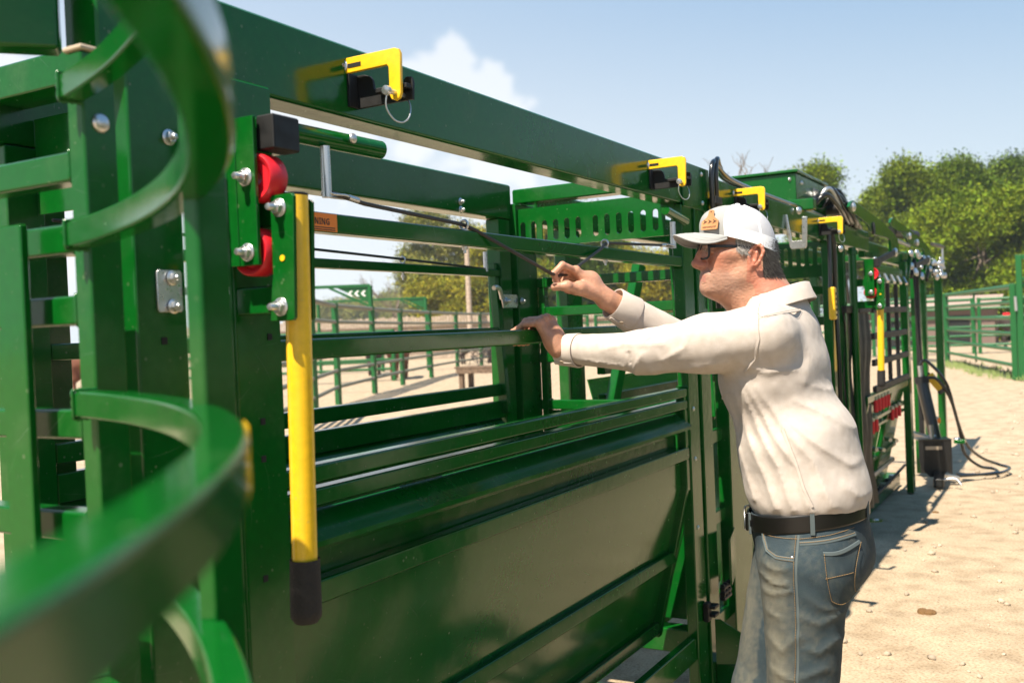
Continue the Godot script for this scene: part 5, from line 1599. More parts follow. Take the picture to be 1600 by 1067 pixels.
var speck := FastNoiseLite.new()
func skin_color(p: Vector3, n: Vector3) -> Color:
	var w := speck.get_noise_3d(p.x, p.y, p.z)
	var c := Vector3(0.46, 0.235, 0.150) * (1.0 + 0.20 * w)
	var q := (p - HO) / HS
	var f := q.dot(hf)
	var u := q.dot(hu)
	var s := q.dot(hs)
	if f * f + u * u + s * s < 0.05 and p.y > 1.53 and p.x > -1.0:
		# ruddier nose, cheeks and ears
		var red := exp(-(pow(f - 0.12, 2) + pow(u + 0.024, 2)) / 0.0006) + 0.7 * exp(-(pow(f - 0.075, 2) + pow(u + 0.018, 2)) / 0.0011) + (0.8 if f < 0.006 and absf(s) > 0.074 else 0.0)
		c = c.lerp(Vector3(0.46, 0.145, 0.09), clampf(red * 0.75, 0.0, 0.75))
		var fine := speck.get_noise_3d(p.x * 9.0, p.y * 9.0, p.z * 9.0)
		# stubble
		var jaw := clampf((-0.044 - u + 0.25 * (f - 0.05)) / 0.02, 0.0, 1.0) * clampf((f - 0.0) / 0.03, 0.0, 1.0) * clampf((u + 0.115) / 0.02, 0.0, 1.0)
		var lip := clampf(1.0 - absf(u + 0.051) / 0.008, 0.0, 1.0) * (1.0 if f > 0.085 else 0.0) * (1.0 if absf(s) < 0.032 else 0.0)
		c = c.lerp(Vector3(0.36, 0.24, 0.19), clampf(jaw * 0.40 + lip * 0.55 + fine * 0.22 * (jaw + lip), 0.0, 0.8))
		# lips
		if f > 0.088 and absf(s) < 0.027 and u < -0.057 and u > -0.076:
			c = c.lerp(Vector3(0.42, 0.16, 0.13), 0.65)
		# brows
		if f > 0.07 and absf(u - 0.040) < 0.0055 and absf(s) > 0.012 and absf(s) < 0.05: c = c.lerp(Vector3(0.13, 0.09, 0.07), 0.6)
		# scalp under the hair
		var sc := 0.9 if hairy(f, u) else 0.0
		if absf(s) > 0.069 and f > -0.040 and f < 0.008 and u < 0.028: sc = 0.0
		c = c.lerp(Vector3(0.10, 0.082, 0.07), sc * 0.9)
		# eyeballs
		for g in [1.0, -1.0]:
			var e := Vector3(f - 0.0885, u - 0.0125, s - 0.033 * g)
			if e.length() < 0.0124 and f > 0.094:
				c = Vector3(0.6, 0.56, 0.53)
				if Vector2(e.y, e.z).length() < 0.0055: c = Vector3(0.07, 0.045, 0.03)
	return Color(c.x, c.y, c.z)

func finger(L: Array, pts: Array, r0: float, r1: float, k := 0.004) -> void:
	for i in pts.size() - 1:
		L.append(cap(pts[i], pts[i + 1], lerpf(r0, r1, float(i) / (pts.size() - 1)), lerpf(r0, r1, float(i + 1) / (pts.size() - 1)), k))
		if i > 0: L.append(ell(pts[i], Vector3.ONE * lerpf(r0, r1, float(i) / (pts.size() - 1)) * 1.08, k))

func person() -> void:
	var t := thing("person", "person in a white cap, glasses, cream work shirt and faded jeans, pulling the steel cable", "person", V(-0.66, 0, -2.57))
	var yaw := deg_to_rad(34.0)
	var pitch := deg_to_rad(3.5)
	var f0 := V(-cos(yaw), 0, sin(yaw))
	hs = V(sin(yaw), 0, cos(yaw))
	hf = f0 * cos(pitch) + Vector3.UP * sin(pitch)
	hu = Vector3.UP * cos(pitch) - f0 * sin(pitch)
	speck.seed = 3; speck.frequency = 38.0; speck.fractal_octaves = 3
	wrinkle.seed = 6; wrinkle.frequency = 7.5; wrinkle.fractal_octaves = 3
	var skin := mat(Color.WHITE, 0.46)
	skin.vertex_color_use_as_albedo = true
	skin.subsurf_scatter_enabled = true
	skin.subsurf_scatter_strength = 0.12
	skin.normal_enabled = true; skin.normal_texture = normal_tex(0.12, 2.5, 256, 3, 21); skin.normal_scale = 0.30
	tri(skin, 16.0)
	# --- one body: head, hands, and the trunk and limbs that the clothes cover
	var body := MB.new()
	blob(head_prims(), 0.0027, func(p, d): return d - 0.0007 * wrinkle.get_noise_3d(p.x * 12.0, p.y * 20.0, p.z * 12.0), skin_color, body)
	var shoulder_l := V(-0.685, 1.455, -2.40)
	var elbow_l := V(-0.945, 1.428, -2.335)
	var wrist_l := V(-1.196, 1.440, -2.375)
	var shoulder_r := V(-0.70, 1.455, -2.74)
	var elbow_r := V(-0.945, 1.425, -2.655)
	var wrist_r := V(-1.100, 1.570, -2.452)
	var trunk := [ell(V(-0.615, 0.95, -2.57), V(0.125, 0.15, 0.16), 0.05), ell(V(-0.64, 1.17, -2.57), V(0.122, 0.16, 0.155), 0.05), ell(V(-0.68, 1.37, -2.57), V(0.12, 0.16, 0.165), 0.05), cap(shoulder_l, shoulder_r, 0.05, 0.05, 0.05),
		cap(shoulder_l, elbow_l, 0.055, 0.044, 0.03), cap(shoulder_r, elbow_r, 0.055, 0.044, 0.03), cap(V(-0.668, 1.50, -2.575), V(-0.68, 1.40, -2.57), 0.07, 0.08, 0.03),
		cap(elbow_l, wrist_l, 0.042, 0.027, 0.03), cap(elbow_r, wrist_r, 0.042, 0.027, 0.03),
		cap(V(-0.610, 0.90, -2.47), V(-0.626, 0.50, -2.475), 0.08, 0.055, 0.04), cap(V(-0.626, 0.50, -2.475), V(-0.59, 0.09, -2.47), 0.054, 0.04, 0.03),
		cap(V(-0.665, 0.90, -2.665), V(-0.77, 0.50, -2.655), 0.08, 0.055, 0.04), cap(V(-0.77, 0.50, -2.655), V(-0.74, 0.09, -2.655), 0.056, 0.04, 0.03)]
	blob(trunk, 0.014, null, skin_color, body)
	# left hand over the rail
	var hl := []
	hl.append(cap(elbow_l.lerp(wrist_l, 0.72), wrist_l, 0.033, 0.0275, 0.02))
	var mz := [-2.376, -2.352, -2.328, -2.305]
	var my := [1.519, 1.525, 1.522, 1.514]
	for i in 4:
		var mcp := V(-1.232, my[i], mz[i])
		hl.append(cap(wrist_l.lerp(V(-1.20, 1.442, mz[i]), 0.55), mcp, 0.0185, 0.0125, 0.014))
		hl.append(ell(mcp + V(0.001, 0.002, 0), Vector3.ONE * 0.0125, 0.006))
		var ln: float = [1.0, 1.06, 1.0, 0.86][i]
		finger(hl, [mcp, mcp + V(-0.046 * ln, -0.002, 0.004 + 0.002 * i), V(-1.304, 1.493, mz[i] + 0.006 + 0.002 * i), V(-1.303, 1.462 + 0.008 * (1.0 - ln), mz[i] + 0.007)], 0.0100 if i < 3 else 0.0090, 0.0078, 0.0022)
	finger(hl, [wrist_l + V(-0.012, 0.004, -0.018), V(-1.218, 1.450, -2.408), V(-1.238, 1.448, -2.428), V(-1.262, 1.449, -2.432)], 0.017, 0.0095, 0.008)
	hl.append(ell(V(-1.212, 1.470, -2.352), V(0.022, 0.034, 0.036), 0.02))
	blob(hl, 0.0027, func(p, d): return d - 0.0006 * wrinkle.get_noise_3d(p.x * 18.0, p.y * 18.0, p.z * 18.0), skin_color, body)
	# right hand hooked round the cable
	var hr := []
	hr.append(cap(elbow_r.lerp(wrist_r, 0.70), wrist_r, 0.033, 0.028, 0.02))
	var away := V(-0.40, -0.12, -0.91).normalized()
	var im := V(-1.158, 1.648, -2.388)
	for i in 4:
		var o := away * (0.0220 * i) + V(0.003, -0.004, -0.003) * i
		var ln: float = [1.0, 1.07, 1.0, 0.85][i]
		hr.append(cap(wrist_r + away * 0.006 * (i - 1.0), im + o, 0.0195, 0.0125, 0.015))
		hr.append(ell(im + o + V(0, 0.003, 0), Vector3.ONE * 0.0128, 0.006))
		var c2 := 0.006 * i
		finger(hr, [im + o, im + o + V(-0.018, 0.016 - c2, 0.042) * ln, im + o + V(-0.034 + c2 * 0.2, -0.006 - c2 * 1.4, 0.063 - c2) * ln, im + o + V(-0.030 + c2, -0.031 - c2 * 0.6, 0.052 - c2 * 2.0) * ln], 0.0104, 0.0080, 0.0022)
	finger(hr, [wrist_r + V(-0.004, 0.006, 0.022), V(-1.140, 1.600, -2.372), V(-1.160, 1.608, -2.334), V(-1.186, 1.606, -2.312)], 0.0165, 0.0098, 0.008)
	hr.append(cap(wrist_r + V(-0.012, 0.016, 0.012), V(-1.142, 1.604, -2.374), 0.020, 0.016, 0.014))
	hr.append(ell(V(-1.130, 1.618, -2.418) + away * 0.02, V(0.028, 0.034, 0.034), 0.02))
	blob(hr, 0.0027, func(p, d): return d - 0.0006 * wrinkle.get_noise_3d(p.x * 18.0, p.y * 18.0, p.z * 18.0), skin_color, body)
	var bd := part("body", body, skin, t)
	var nail := mat(lin(0.60, 0.36, 0.28), 0.3)
	part("thumbnail", MB.new().box(at(V(-1.1815, 1.6135, -2.3065), Basis.from_euler(V(-0.5, 0.9, 0.1))), V(0.012, 0.0022, 0.010), 0.001), nail, bd)
	# --- shirt
	var cloth := mat(lin(0.575, 0.505, 0.455), 0.85)
	cloth.albedo_texture = noise_tex(0.02, Color(0.93, 0.92, 0.90), Color(1, 1, 1), 256, 4, 22)
	cloth.normal_enabled = true; cloth.normal_texture = normal_tex(0.25, 3.0, 256, 2, 23); cloth.normal_scale = 0.35
	cloth.rim_enabled = true; cloth.rim = 0.15
	tri(cloth, 7.0)
	M.cloth = cloth
	for q in [[[Vector2(-0.740, 1.319), Vector2(-0.720, 1.217), Vector2(-0.677, 1.124), Vector2(-0.648, 1.040)], 0.010, 0.015], [[Vector2(-0.723, 1.343), Vector2(-0.688, 1.233), Vector2(-0.637, 1.141), Vector2(-0.605, 1.040)], 0.011, 0.014], [[Vector2(-0.707, 1.343), Vector2(-0.657, 1.234), Vector2(-0.598, 1.150), Vector2(-0.564, 1.035)], 0.011, 0.014], [[Vector2(-0.684, 1.335), Vector2(-0.625, 1.242), Vector2(-0.560, 1.159), Vector2(-0.519, 1.045)], 0.010, 0.016],
			[[Vector2(-0.625, 1.265), Vector2(-0.559, 1.204), Vector2(-0.488, 1.138)], 0.009, 0.015], [[Vector2(-0.601, 1.300), Vector2(-0.528, 1.258), Vector2(-0.471, 1.205)], 0.008, 0.014], [[Vector2(-0.567, 1.331), Vector2(-0.512, 1.301), Vector2(-0.486, 1.278)], 0.006, 0.012], [[Vector2(-0.768, 1.300), Vector2(-0.756, 1.185), Vector2(-0.712, 1.056)], 0.008, 0.014],
			[[Vector2(-0.798, 1.523), Vector2(-0.826, 1.440), Vector2(-0.886, 1.409)], 0.006, 0.013], [[Vector2(-0.952, 1.485), Vector2(-0.972, 1.436), Vector2(-0.965, 1.386)], -0.006, 0.010], [[Vector2(-0.930, 1.430), Vector2(-0.974, 1.370)], 0.007, 0.011], [[Vector2(-1.061, 1.438), Vector2(-0.988, 1.453), Vector2(-0.884, 1.450)], 0.005, 0.012], [[Vector2(-1.136, 1.415), Vector2(-1.063, 1.405), Vector2(-0.991, 1.395)], 0.006, 0.010], [[Vector2(-0.881, 1.515), Vector2(-0.927, 1.459)], 0.006, 0.011], [[Vector2(-0.740, 1.399), Vector2(-0.836, 1.384), Vector2(-0.924, 1.380)], 0.006, 0.012],
			[[Vector2(-0.676, 1.545), Vector2(-0.664, 1.506), Vector2(-0.660, 1.451), Vector2(-0.675, 1.405), Vector2(-0.70, 1.37)], -0.004, 0.007], [[Vector2(-0.50, 1.10), Vector2(-0.47, 1.06)], 0.006, 0.012], [[Vector2(-0.60, 1.47), Vector2(-0.57, 1.40), Vector2(-0.58, 1.34)], 0.004, 0.014], [[Vector2(-0.72, 1.40), Vector2(-0.66, 1.37), Vector2(-0.60, 1.375)], 0.005, 0.012]]:
		fold(q[0], q[1] * 0.62, q[2] * 0.74)
	var sh := [ell(V(-0.612, 1.060, -2.57), V(0.1515, 0.120, 0.1865), 0.05), ell(V(-0.637, 1.18, -2.57), V(0.148, 0.15, 0.186), 0.06), ell(V(-0.688, 1.36, -2.57), V(0.136, 0.17, 0.194), 0.05),
		ell(V(-0.672, 1.470, -2.57), V(0.082, 0.076, 0.170), 0.04), cap(V(-0.680, 1.49, -2.575), V(-0.680, 1.548, -2.574), 0.086, 0.078, 0.04),
		cap(V(-0.672, 1.462, -2.415), V(-0.80, 1.445, -2.365), 0.077, 0.067, 0.045), cap(V(-0.80, 1.445, -2.365), V(-0.945, 1.430, -2.335), 0.067, 0.053, 0.03), cap(V(-0.945, 1.430, -2.335), V(-1.165, 1.441, -2.37), 0.052, 0.039, 0.03),
		cap(V(-0.70, 1.462, -2.73), elbow_r, 0.080, 0.062, 0.05), cap(elbow_r, elbow_r.lerp(wrist_r, 0.86), 0.058, 0.044, 0.03),
		ell(V(-0.612, 0.885, -2.57), V(0.34, 0.118, 0.34), 0.006, true),
		cap(V(-0.690, 1.600, -2.574), V(-0.695, 1.70, -2.574), 0.083, 0.09, 0.006, true)]
	sh.append(cap(elbow_l.lerp(wrist_l, 1.08), elbow_l.lerp(wrist_l, 1.4), 0.05, 0.05, 0.004, true))
	sh.append(cap(elbow_r.lerp(wrist_r, 1.00), elbow_r.lerp(wrist_r, 1.5), 0.055, 0.055, 0.004, true))
	var shirt := part("shirt", blob(sh, 0.0058, shirt_disp), cloth, t)
	# cuffs, collar, seams
	var tan_thread := mat(lin(0.42, 0.36, 0.30), 0.9)
	var dl := (wrist_l - elbow_l).normalized()
	var cl := elbow_l.lerp(wrist_l, 0.80)
	cuff(cl, dl, 0.0455, 0.0425, 0.062, shirt)
	var dr := (wrist_r - elbow_r).normalized()
	cuff(elbow_r.lerp(wrist_r, 0.70), dr, 0.050, 0.0455, 0.068, shirt)
	collar(shirt)
	for q in [[Vector2(-0.675, 1.518), Vector2(-0.660, 1.503), Vector2(-0.615, 1.514), Vector2(-0.567, 1.536)], [Vector2(-0.676, 1.540), Vector2(-0.666, 1.506), Vector2(-0.662, 1.451), Vector2(-0.677, 1.405), Vector2(-0.706, 1.374)], [Vector2(-0.626, 1.234), Vector2(-0.598, 1.158), Vector2(-0.581, 1.097), Vector2(-0.562, 1.050)]]:
		var sl := drape(q, sh, shirt_disp)
		ribbon("seam", sl, 0.008, cloth, shirt, V(0.25, 0.25, 1), 0.0016)
		stitches("stitching", sl, tan_thread, shirt, V(0.004, 0.003, 0.0012), 0.0005)
	ribbon("pocket_hem", drape([Vector2(-0.800, 1.300), Vector2(-0.775, 1.318), Vector2(-0.758, 1.322)], sh, shirt_disp), 0.008, cloth, shirt)
	# --- jeans
	var denim := mat(Color.WHITE, 0.9)
	denim.vertex_color_use_as_albedo = true
	denim.albedo_texture = noise_tex(0.30, Color(0.62, 0.64, 0.66), Color(1, 1, 1), 512, 3, 24)
	denim.normal_enabled = true; denim.normal_texture = normal_tex(0.35, 4.0, 256, 2, 25); denim.normal_scale = 0.5
	tri(denim, 6.0)
	folds = []
	for q in [[[Vector2(-0.693, 0.908), Vector2(-0.654, 0.896), Vector2(-0.618, 0.904)], 0.0035, 0.008], [[Vector2(-0.706, 0.880), Vector2(-0.656, 0.862), Vector2(-0.620, 0.866)], 0.0045, 0.008], [[Vector2(-0.706, 0.838), Vector2(-0.660, 0.836), Vector2(-0.612, 0.850)], 0.004, 0.009], [[Vector2(-0.690, 0.727), Vector2(-0.646, 0.700), Vector2(-0.604, 0.740)], 0.005, 0.014], [[Vector2(-0.600, 0.790), Vector2(-0.552, 0.770), Vector2(-0.512, 0.790)], 0.0045, 0.012], [[Vector2(-0.590, 0.715), Vector2(-0.562, 0.700), Vector2(-0.525, 0.725)], 0.005, 0.012], [[Vector2(-0.590, 0.850), Vector2(-0.552, 0.812), Vector2(-0.520, 0.800)], 0.004, 0.012], [[Vector2(-0.68, 0.645), Vector2(-0.62, 0.63), Vector2(-0.55, 0.66)], 0.005, 0.013], [[Vector2(-0.69, 0.79), Vector2(-0.65, 0.780)], 0.003, 0.008], [[Vector2(-0.66, 0.60), Vector2(-0.61, 0.585), Vector2(-0.56, 0.61)], 0.005, 0.012]]:
		fold(q[0], q[1], q[2])
	var je := [ell(V(-0.617, 0.985, -2.57), V(0.142, 0.085, 0.178), 0.03), ell(V(-0.605, 0.90, -2.57), V(0.138, 0.12, 0.186), 0.05),
		ell(V(-0.562, 0.885, -2.50), V(0.072, 0.090, 0.085), 0.05), ell(V(-0.562, 0.885, -2.65), V(0.078, 0.095, 0.09), 0.05),
		cap(V(-0.608, 0.89, -2.472), V(-0.626, 0.50, -2.475), 0.106, 0.080, 0.03), cap(V(-0.626, 0.50, -2.475), V(-0.585, 0.06, -2.47), 0.080, 0.085, 0.03),
		cap(V(-0.672, 0.90, -2.665), V(-0.770, 0.50, -2.655), 0.108, 0.083, 0.03), cap(V(-0.770, 0.50, -2.655), V(-0.74, 0.06, -2.655), 0.083, 0.085, 0.03),
		ell(V(-0.617, 1.12, -2.57), V(0.32, 0.115, 0.32), 0.004, true)]
	var jeans := part("jeans", blob(je, 0.0072, shirt_disp, denim_color), denim, t)
	var thread := mat(lin(0.33, 0.20, 0.08), 0.8)
	var dline := mat(lin(0.085, 0.108, 0.112), 0.9)
	var side := drape([Vector2(-0.597, 0.981), Vector2(-0.601, 0.880), Vector2(-0.602, 0.772), Vector2(-0.614, 0.60)], je, shirt_disp)
	ribbon("side_seam", side, 0.006, dline, jeans)
	stitches("stitching", side, thread, jeans, V(-0.006, 0, 0.0012))
	var fpk := drape([Vector2(-0.690, 0.984), Vector2(-0.686, 0.959), Vector2(-0.676, 0.938), Vector2(-0.650, 0.927), Vector2(-0.605, 0.926)], je, shirt_disp)
	ribbon("front_pocket_edge", fpk, 0.011, dline, jeans, V(0.1, 0.2, 1), 0.002)
	stitches("stitching", fpk, thread, jeans, V(0, 0.004, 0.0022))
	stitches("stitching", fpk, thread, jeans, V(0, -0.003, 0.0022))
	dome(march(-0.610, 0.930, je, shirt_disp), V(0.1, 0.1, 1), jeans, 0.0042).name = "rivet"
	var yk := drape([Vector2(-0.594, 0.962), Vector2(-0.537, 0.966), Vector2(-0.485, 0.973)], je, shirt_disp)
	ribbon("yoke_seam", yk, 0.011, dline, jeans, V(0.2, 0.2, 1), 0.0016)
	stitches("stitching", yk, thread, jeans, V(0, 0.003, 0.002))
	var wb := drape([Vector2(-0.74, 0.978), Vector2(-0.66, 0.972), Vector2(-0.594, 0.973), Vector2(-0.53, 0.980), Vector2(-0.487, 0.988)], je, shirt_disp)
	stitches("stitching", wb, thread, jeans, V(0, 0, 0.001))
	# back pocket: a patch of denim laid over the seat
	var pb := MB.new()
	var grid := []
	for i in 13:
		for j in 11:
			var u := i / 12.0
			var v := j / 10.0
			var top := Vector2(-0.543, 0.940).lerp(Vector2(-0.478, 0.952), u) + Vector2(0, -0.006 * sin(PI * u))
			var bot := Vector2(-0.532, 0.826).lerp(Vector2(-0.492, 0.824), u) + Vector2(0, -0.012 * sin(PI * u))
			var q := top.lerp(bot, v)
			var p := march(q.x, q.y, je, shirt_disp)
			while p.y < 0.0:
				q.x -= 0.003
				p = march(q.x, q.y, je, shirt_disp)
			var lift := 0.0022 + (0.006 * (1.0 - v / 0.2) if v < 0.2 else 0.0) * sin(PI * clampf(u, 0.05, 0.95))
			grid.append(p + V(0.25, 0.05, 0.95) * lift)
	for i in 13:
		for j in 11:
			var a: Vector3 = grid[mini(i + 1, 12) * 11 + j] - grid[maxi(i - 1, 0) * 11 + j]
			var b2: Vector3 = grid[i * 11 + mini(j + 1, 10)] - grid[i * 11 + maxi(j - 1, 0)]
			var nn := b2.cross(a).normalized()
			if nn.z < 0: nn = -nn
			pb.col = denim_color(grid[i * 11 + j], nn)
			pb.vert(grid[i * 11 + j], nn)
	for i in 12:
		for j in 10: pb.quad(i * 11 + j, i * 11 + j + 1, i * 11 + 12 + j, i * 11 + 11 + j)
	var bp := part("back_pocket", pb, denim, jeans)
	var edge := PackedVector3Array()
	for j in 11: edge.append(grid[j])
	for i in range(1, 13): edge.append(grid[i * 11 + 10])
	for j in range(9, -1, -1): edge.append(grid[12 * 11 + j])
	for k in range(edge.size() - 1, -1, -1):
		if edge[k].y < 0.0: edge.remove_at(k)
	stitches("stitching", edge, thread, jeans, V(0.004, 0.001, 0.002))
	var te := PackedVector3Array()
	var t2 := PackedVector3Array()
	for i in 13:
		te.append(grid[i * 11]); t2.append(grid[i * 11 + 5] + V(0, 0.010 * sin(PI * i / 12.0), 0))
	ribbon("pocket_hem", te, 0.010, dline, jeans, V(0.25, 0.1, 1), 0.002)
	stitches("stitching", t2, thread, jeans, V(0, 0, 0.0015))
	# --- belt
	var lt := mat(Color(0.085, 0.075, 0.07), 0.42, 0.0, 0.25, 0.3)
	lt.albedo_texture = noise_tex(0.03, Color(0.75, 0.72, 0.7), Color(1, 1, 1), 128, 4, 27)
	var bb := MB.new()
	for i in 97:
		var a := TAU * i / 96.0
		var e := V(cos(a), 0, sin(a))
		var nn := V(cos(a) / 0.150, 0, sin(a) / 0.184).normalized()
		var c := V(-0.617 + 0.1485 * cos(a), 1.004 + 0.016 * cos(a), -2.57 + 0.1835 * sin(a))
		bb.vert(c + V(0, -0.0205, 0) - nn * 0.004, V(0, -1, 0)); bb.vert(c + V(0, -0.0205, 0), (nn - V(0, 0.5, 0)).normalized()); bb.vert(c + V(0, -0.016, 0) + nn * 0.0015, nn)
		bb.vert(c + V(0, 0.016, 0) + nn * 0.0015, nn); bb.vert(c + V(0, 0.0205, 0), (nn + V(0, 0.5, 0)).normalized()); bb.vert(c + V(0, 0.0205, 0) - nn * 0.004, V(0, 1, 0))
		if i:
			for k in 5: bb.quad(i * 6 - 6 + k, i * 6 - 5 + k, i * 6 + 1 + k, i * 6 + k)
	var belt := part("belt", bb, lt, t)
	var onb := func(a: float, dy: float, o: float) -> Vector3:
		var nn := V(cos(a) / 0.150, 0, sin(a) / 0.184).normalized()
		return V(-0.617 + 0.1485 * cos(a), 1.004 + 0.016 * cos(a) + dy, -2.57 + 0.1835 * sin(a)) + nn * o
	var tip := MB.new()
	var pv := -1
	for i in 9:
		var a := lerpf(PI - 0.25, PI - 0.78, i / 8.0)
		var hh: float = 0.0165 * (1.0 if i < 6 else sqrt(maxf(0.02, 1.0 - pow((i - 5.5) / 2.6, 2.0))))
		var nn := V(cos(a) / 0.150, 0, sin(a) / 0.184).normalized()
		var f := tip.v.size()
		tip.vert(onb.call(a, -hh, 0.003), -Vector3.UP); tip.vert(onb.call(a, -hh * 0.9, 0.0055), nn); tip.vert(onb.call(a, hh * 0.9, 0.0055), nn); tip.vert(onb.call(a, hh, 0.003), Vector3.UP)
		if pv >= 0:
			for k in 3: tip.quad(pv + k, pv + k + 1, f + k + 1, f + k)
		pv = f
	part("belt_tip", tip, lt, belt)
	part("buckle", MB.new().tube(PackedVector3Array([onb.call(PI - 0.40, -0.024, 0.006), onb.call(PI - 0.40, 0.024, 0.006), onb.call(PI - 0.12, 0.025, 0.008), onb.call(PI + 0.08, 0.023, 0.006), onb.call(PI + 0.08, -0.024, 0.006), onb.call(PI - 0.12, -0.025, 0.008), onb.call(PI - 0.40, -0.024, 0.006)]), 0.0026, 8), M.steel, belt)
	part("keeper", MB.new().bar(onb.call(PI - 0.62, -0.022, 0.006), onb.call(PI - 0.62, 0.022, 0.006), 0.010, 0.003, V(-0.7, 0, 0.7), 0.0008), lt, belt)
	for a in [1.22, 2.42, -1.3, 0.1]:
		var nn := V(cos(a) / 0.150, 0, sin(a) / 0.184).normalized()
		var lp := part("belt_loop", MB.new().bar(onb.call(a, -0.028, 0.0035), onb.call(a, 0.025, 0.0035), 0.011, 0.004, nn, 0.001), dline, jeans)
	# --- boots
	var boot := mat(lin(0.11, 0.06, 0.035), 0.6)
	for q in [V(-0.60, 0, -2.47), V(-0.755, 0, -2.655)]:
		part("boot", blob([cap(q + V(0.03, 0.05, 0), q + V(-0.17, 0.035, 0), 0.05, 0.04, 0.03), cap(q + V(0.02, 0.05, 0), q + V(0.02, 0.22, 0), 0.05, 0.06, 0.03)], 0.012), boot, t)
	hair(t)
	glasses(t)
	cap_hat(t)

func denim_color(p: Vector3, n: Vector3) -> Color:
	var w := wrinkle.get_noise_3d(p.x * 1.6 + 5.0, p.y * 0.9, p.z * 1.6)
	var fade := 0.0
	if p.z > -2.57:
		fade = exp(-pow((p.x + 0.665) / 0.045, 2.0)) * clampf((0.94 - p.y) / 0.06, 0.0, 1.0) * 0.85
	else:
		fade = exp(-pow((p.x + 0.79) / 0.05, 2.0)) * clampf((0.90 - p.y) / 0.1, 0.0, 1.0) * 0.6
	fade = clampf(fade + w * 0.30 + speck.get_noise_3d(p.x * 1.5, p.y * 1.5, p.z * 1.5) * 0.30, 0.0, 1.0)
	var h := clampf(fold_height(p) / 0.007, 0.0, 1.0) if p.z > -2.6 else 0.0
	fade = clampf(fade + h * 0.22, 0.0, 1.0)
	var c := Vector3(0.044, 0.074, 0.090).lerp(Vector3(0.26, 0.24, 0.18), fade)
	return Color(c.x, c.y, c.z)

func cuff(p: Vector3, d: Vector3, r0: float, r1: float, l: float, parent: Node) -> void:
	var b := MB.new()
	var bs := ybasis(d)
	b.lathe([Vector2(r0 - 0.004, 0.0), Vector2(r0, 0.0), Vector2(r0 + 0.0006, 0.002), Vector2(r1 + 0.0012, l * 0.5), Vector2(r1, l - 0.003), Vector2(r1 - 0.0014, l), Vector2(r1 - 0.004, l - 0.001), Vector2(r1 - 0.0055, l * 0.4)], at(p, bs), 40)
	for i in b.v.size():
		var q := b.v[i]
		b.v[i] = q + (q - (p + d * (q - p).dot(d))).normalized() * 0.0014 * wrinkle.get_noise_3d(q.x * 3.0, q.y * 3.0, q.z * 3.0)
	var c := part("cuff", b, M.cloth, parent)
	var low := (V(0, -0.75, 0.66) - d * d.dot(V(0, -0.75, 0.66))).normalized()
	var q := p + d * l * 0.5 + low * (r0 + r1) * 0.5
	part("cuff_flap", MB.new().box(at(q + low * 0.001, Basis(d, low, d.cross(low))), V(l * 0.96, 0.004, 0.010), 0.0015), M.cloth, c)
	part("button", MB.new().lathe([Vector2(0.0055, 0), Vector2(0.0058, 0.0015), Vector2(0.0045, 0.0022), Vector2(0.003, 0.0016), Vector2(0, 0.0016)], at(q + low * 0.003 + d.cross(low) * 0.010, ybasis(low)), 14), M.plug, c)

func collar(parent: Node) -> void:
	# stand and fold of the shirt collar round the neck, higher behind
	var b := MB.new()
	var cols := 41
	for i in cols:
		var a := lerpf(0.32, TAU - 0.32, i / float(cols - 1))  # open towards the throat
		var dir := V(-cos(a), 0, sin(a))
		var back: float = 0.5 - 0.5 * cos(a)
		var r := 0.077 + 0.006 * back
		var c0 := V(-0.680, 1.530, -2.574)
		var lift := 0.052 * back + 0.006
		var fall := 0.040 + 0.010 * (1.0 - back)
		var rows := [[r - 0.001, lift - 0.038], [r - 0.006, lift - 0.004], [r - 0.003, lift + 0.004], [r + 0.004, lift + 0.003], [r + 0.012, lift - fall * 0.5], [r + 0.021, lift - fall * 0.92], [r + 0.019, lift - fall]]
		for q in rows: b.vert(c0 + dir * q[0] + V(0, q[1], 0), V(0, 1, 0))
	for i in cols:
		for k in 7:
			var du := b.v[mini(i + 1, cols - 1) * 7 + k] - b.v[maxi(i - 1, 0) * 7 + k]
			var dv := b.v[i * 7 + mini(k + 1, 6)] - b.v[i * 7 + maxi(k - 1, 0)]
			b.n[i * 7 + k] = dv.cross(du).normalized() * (1.0 if dv.cross(du).dot(b.v[i * 7 + k] - V(-0.676, 1.50, -2.574)) > 0 or k < 2 else -1.0)
	for i in cols - 1:
		for k in 6: b.quad(i * 7 + k, i * 7 + k + 1, i * 7 + 8 + k, i * 7 + 7 + k)
	var c := part("collar", b, M.cloth, parent)

func hairy(f: float, u: float) -> bool:  # behind the ear down to the nape, above it, and the sideburn in front
	if f < -0.040: return u > -0.066 - 0.15 * (f + 0.03)
	if f < 0.004: return u > 0.030
	return f < 0.036 - 0.25 * maxf(0.0, 0.02 - u) and u > 0.000 + 0.25 * f

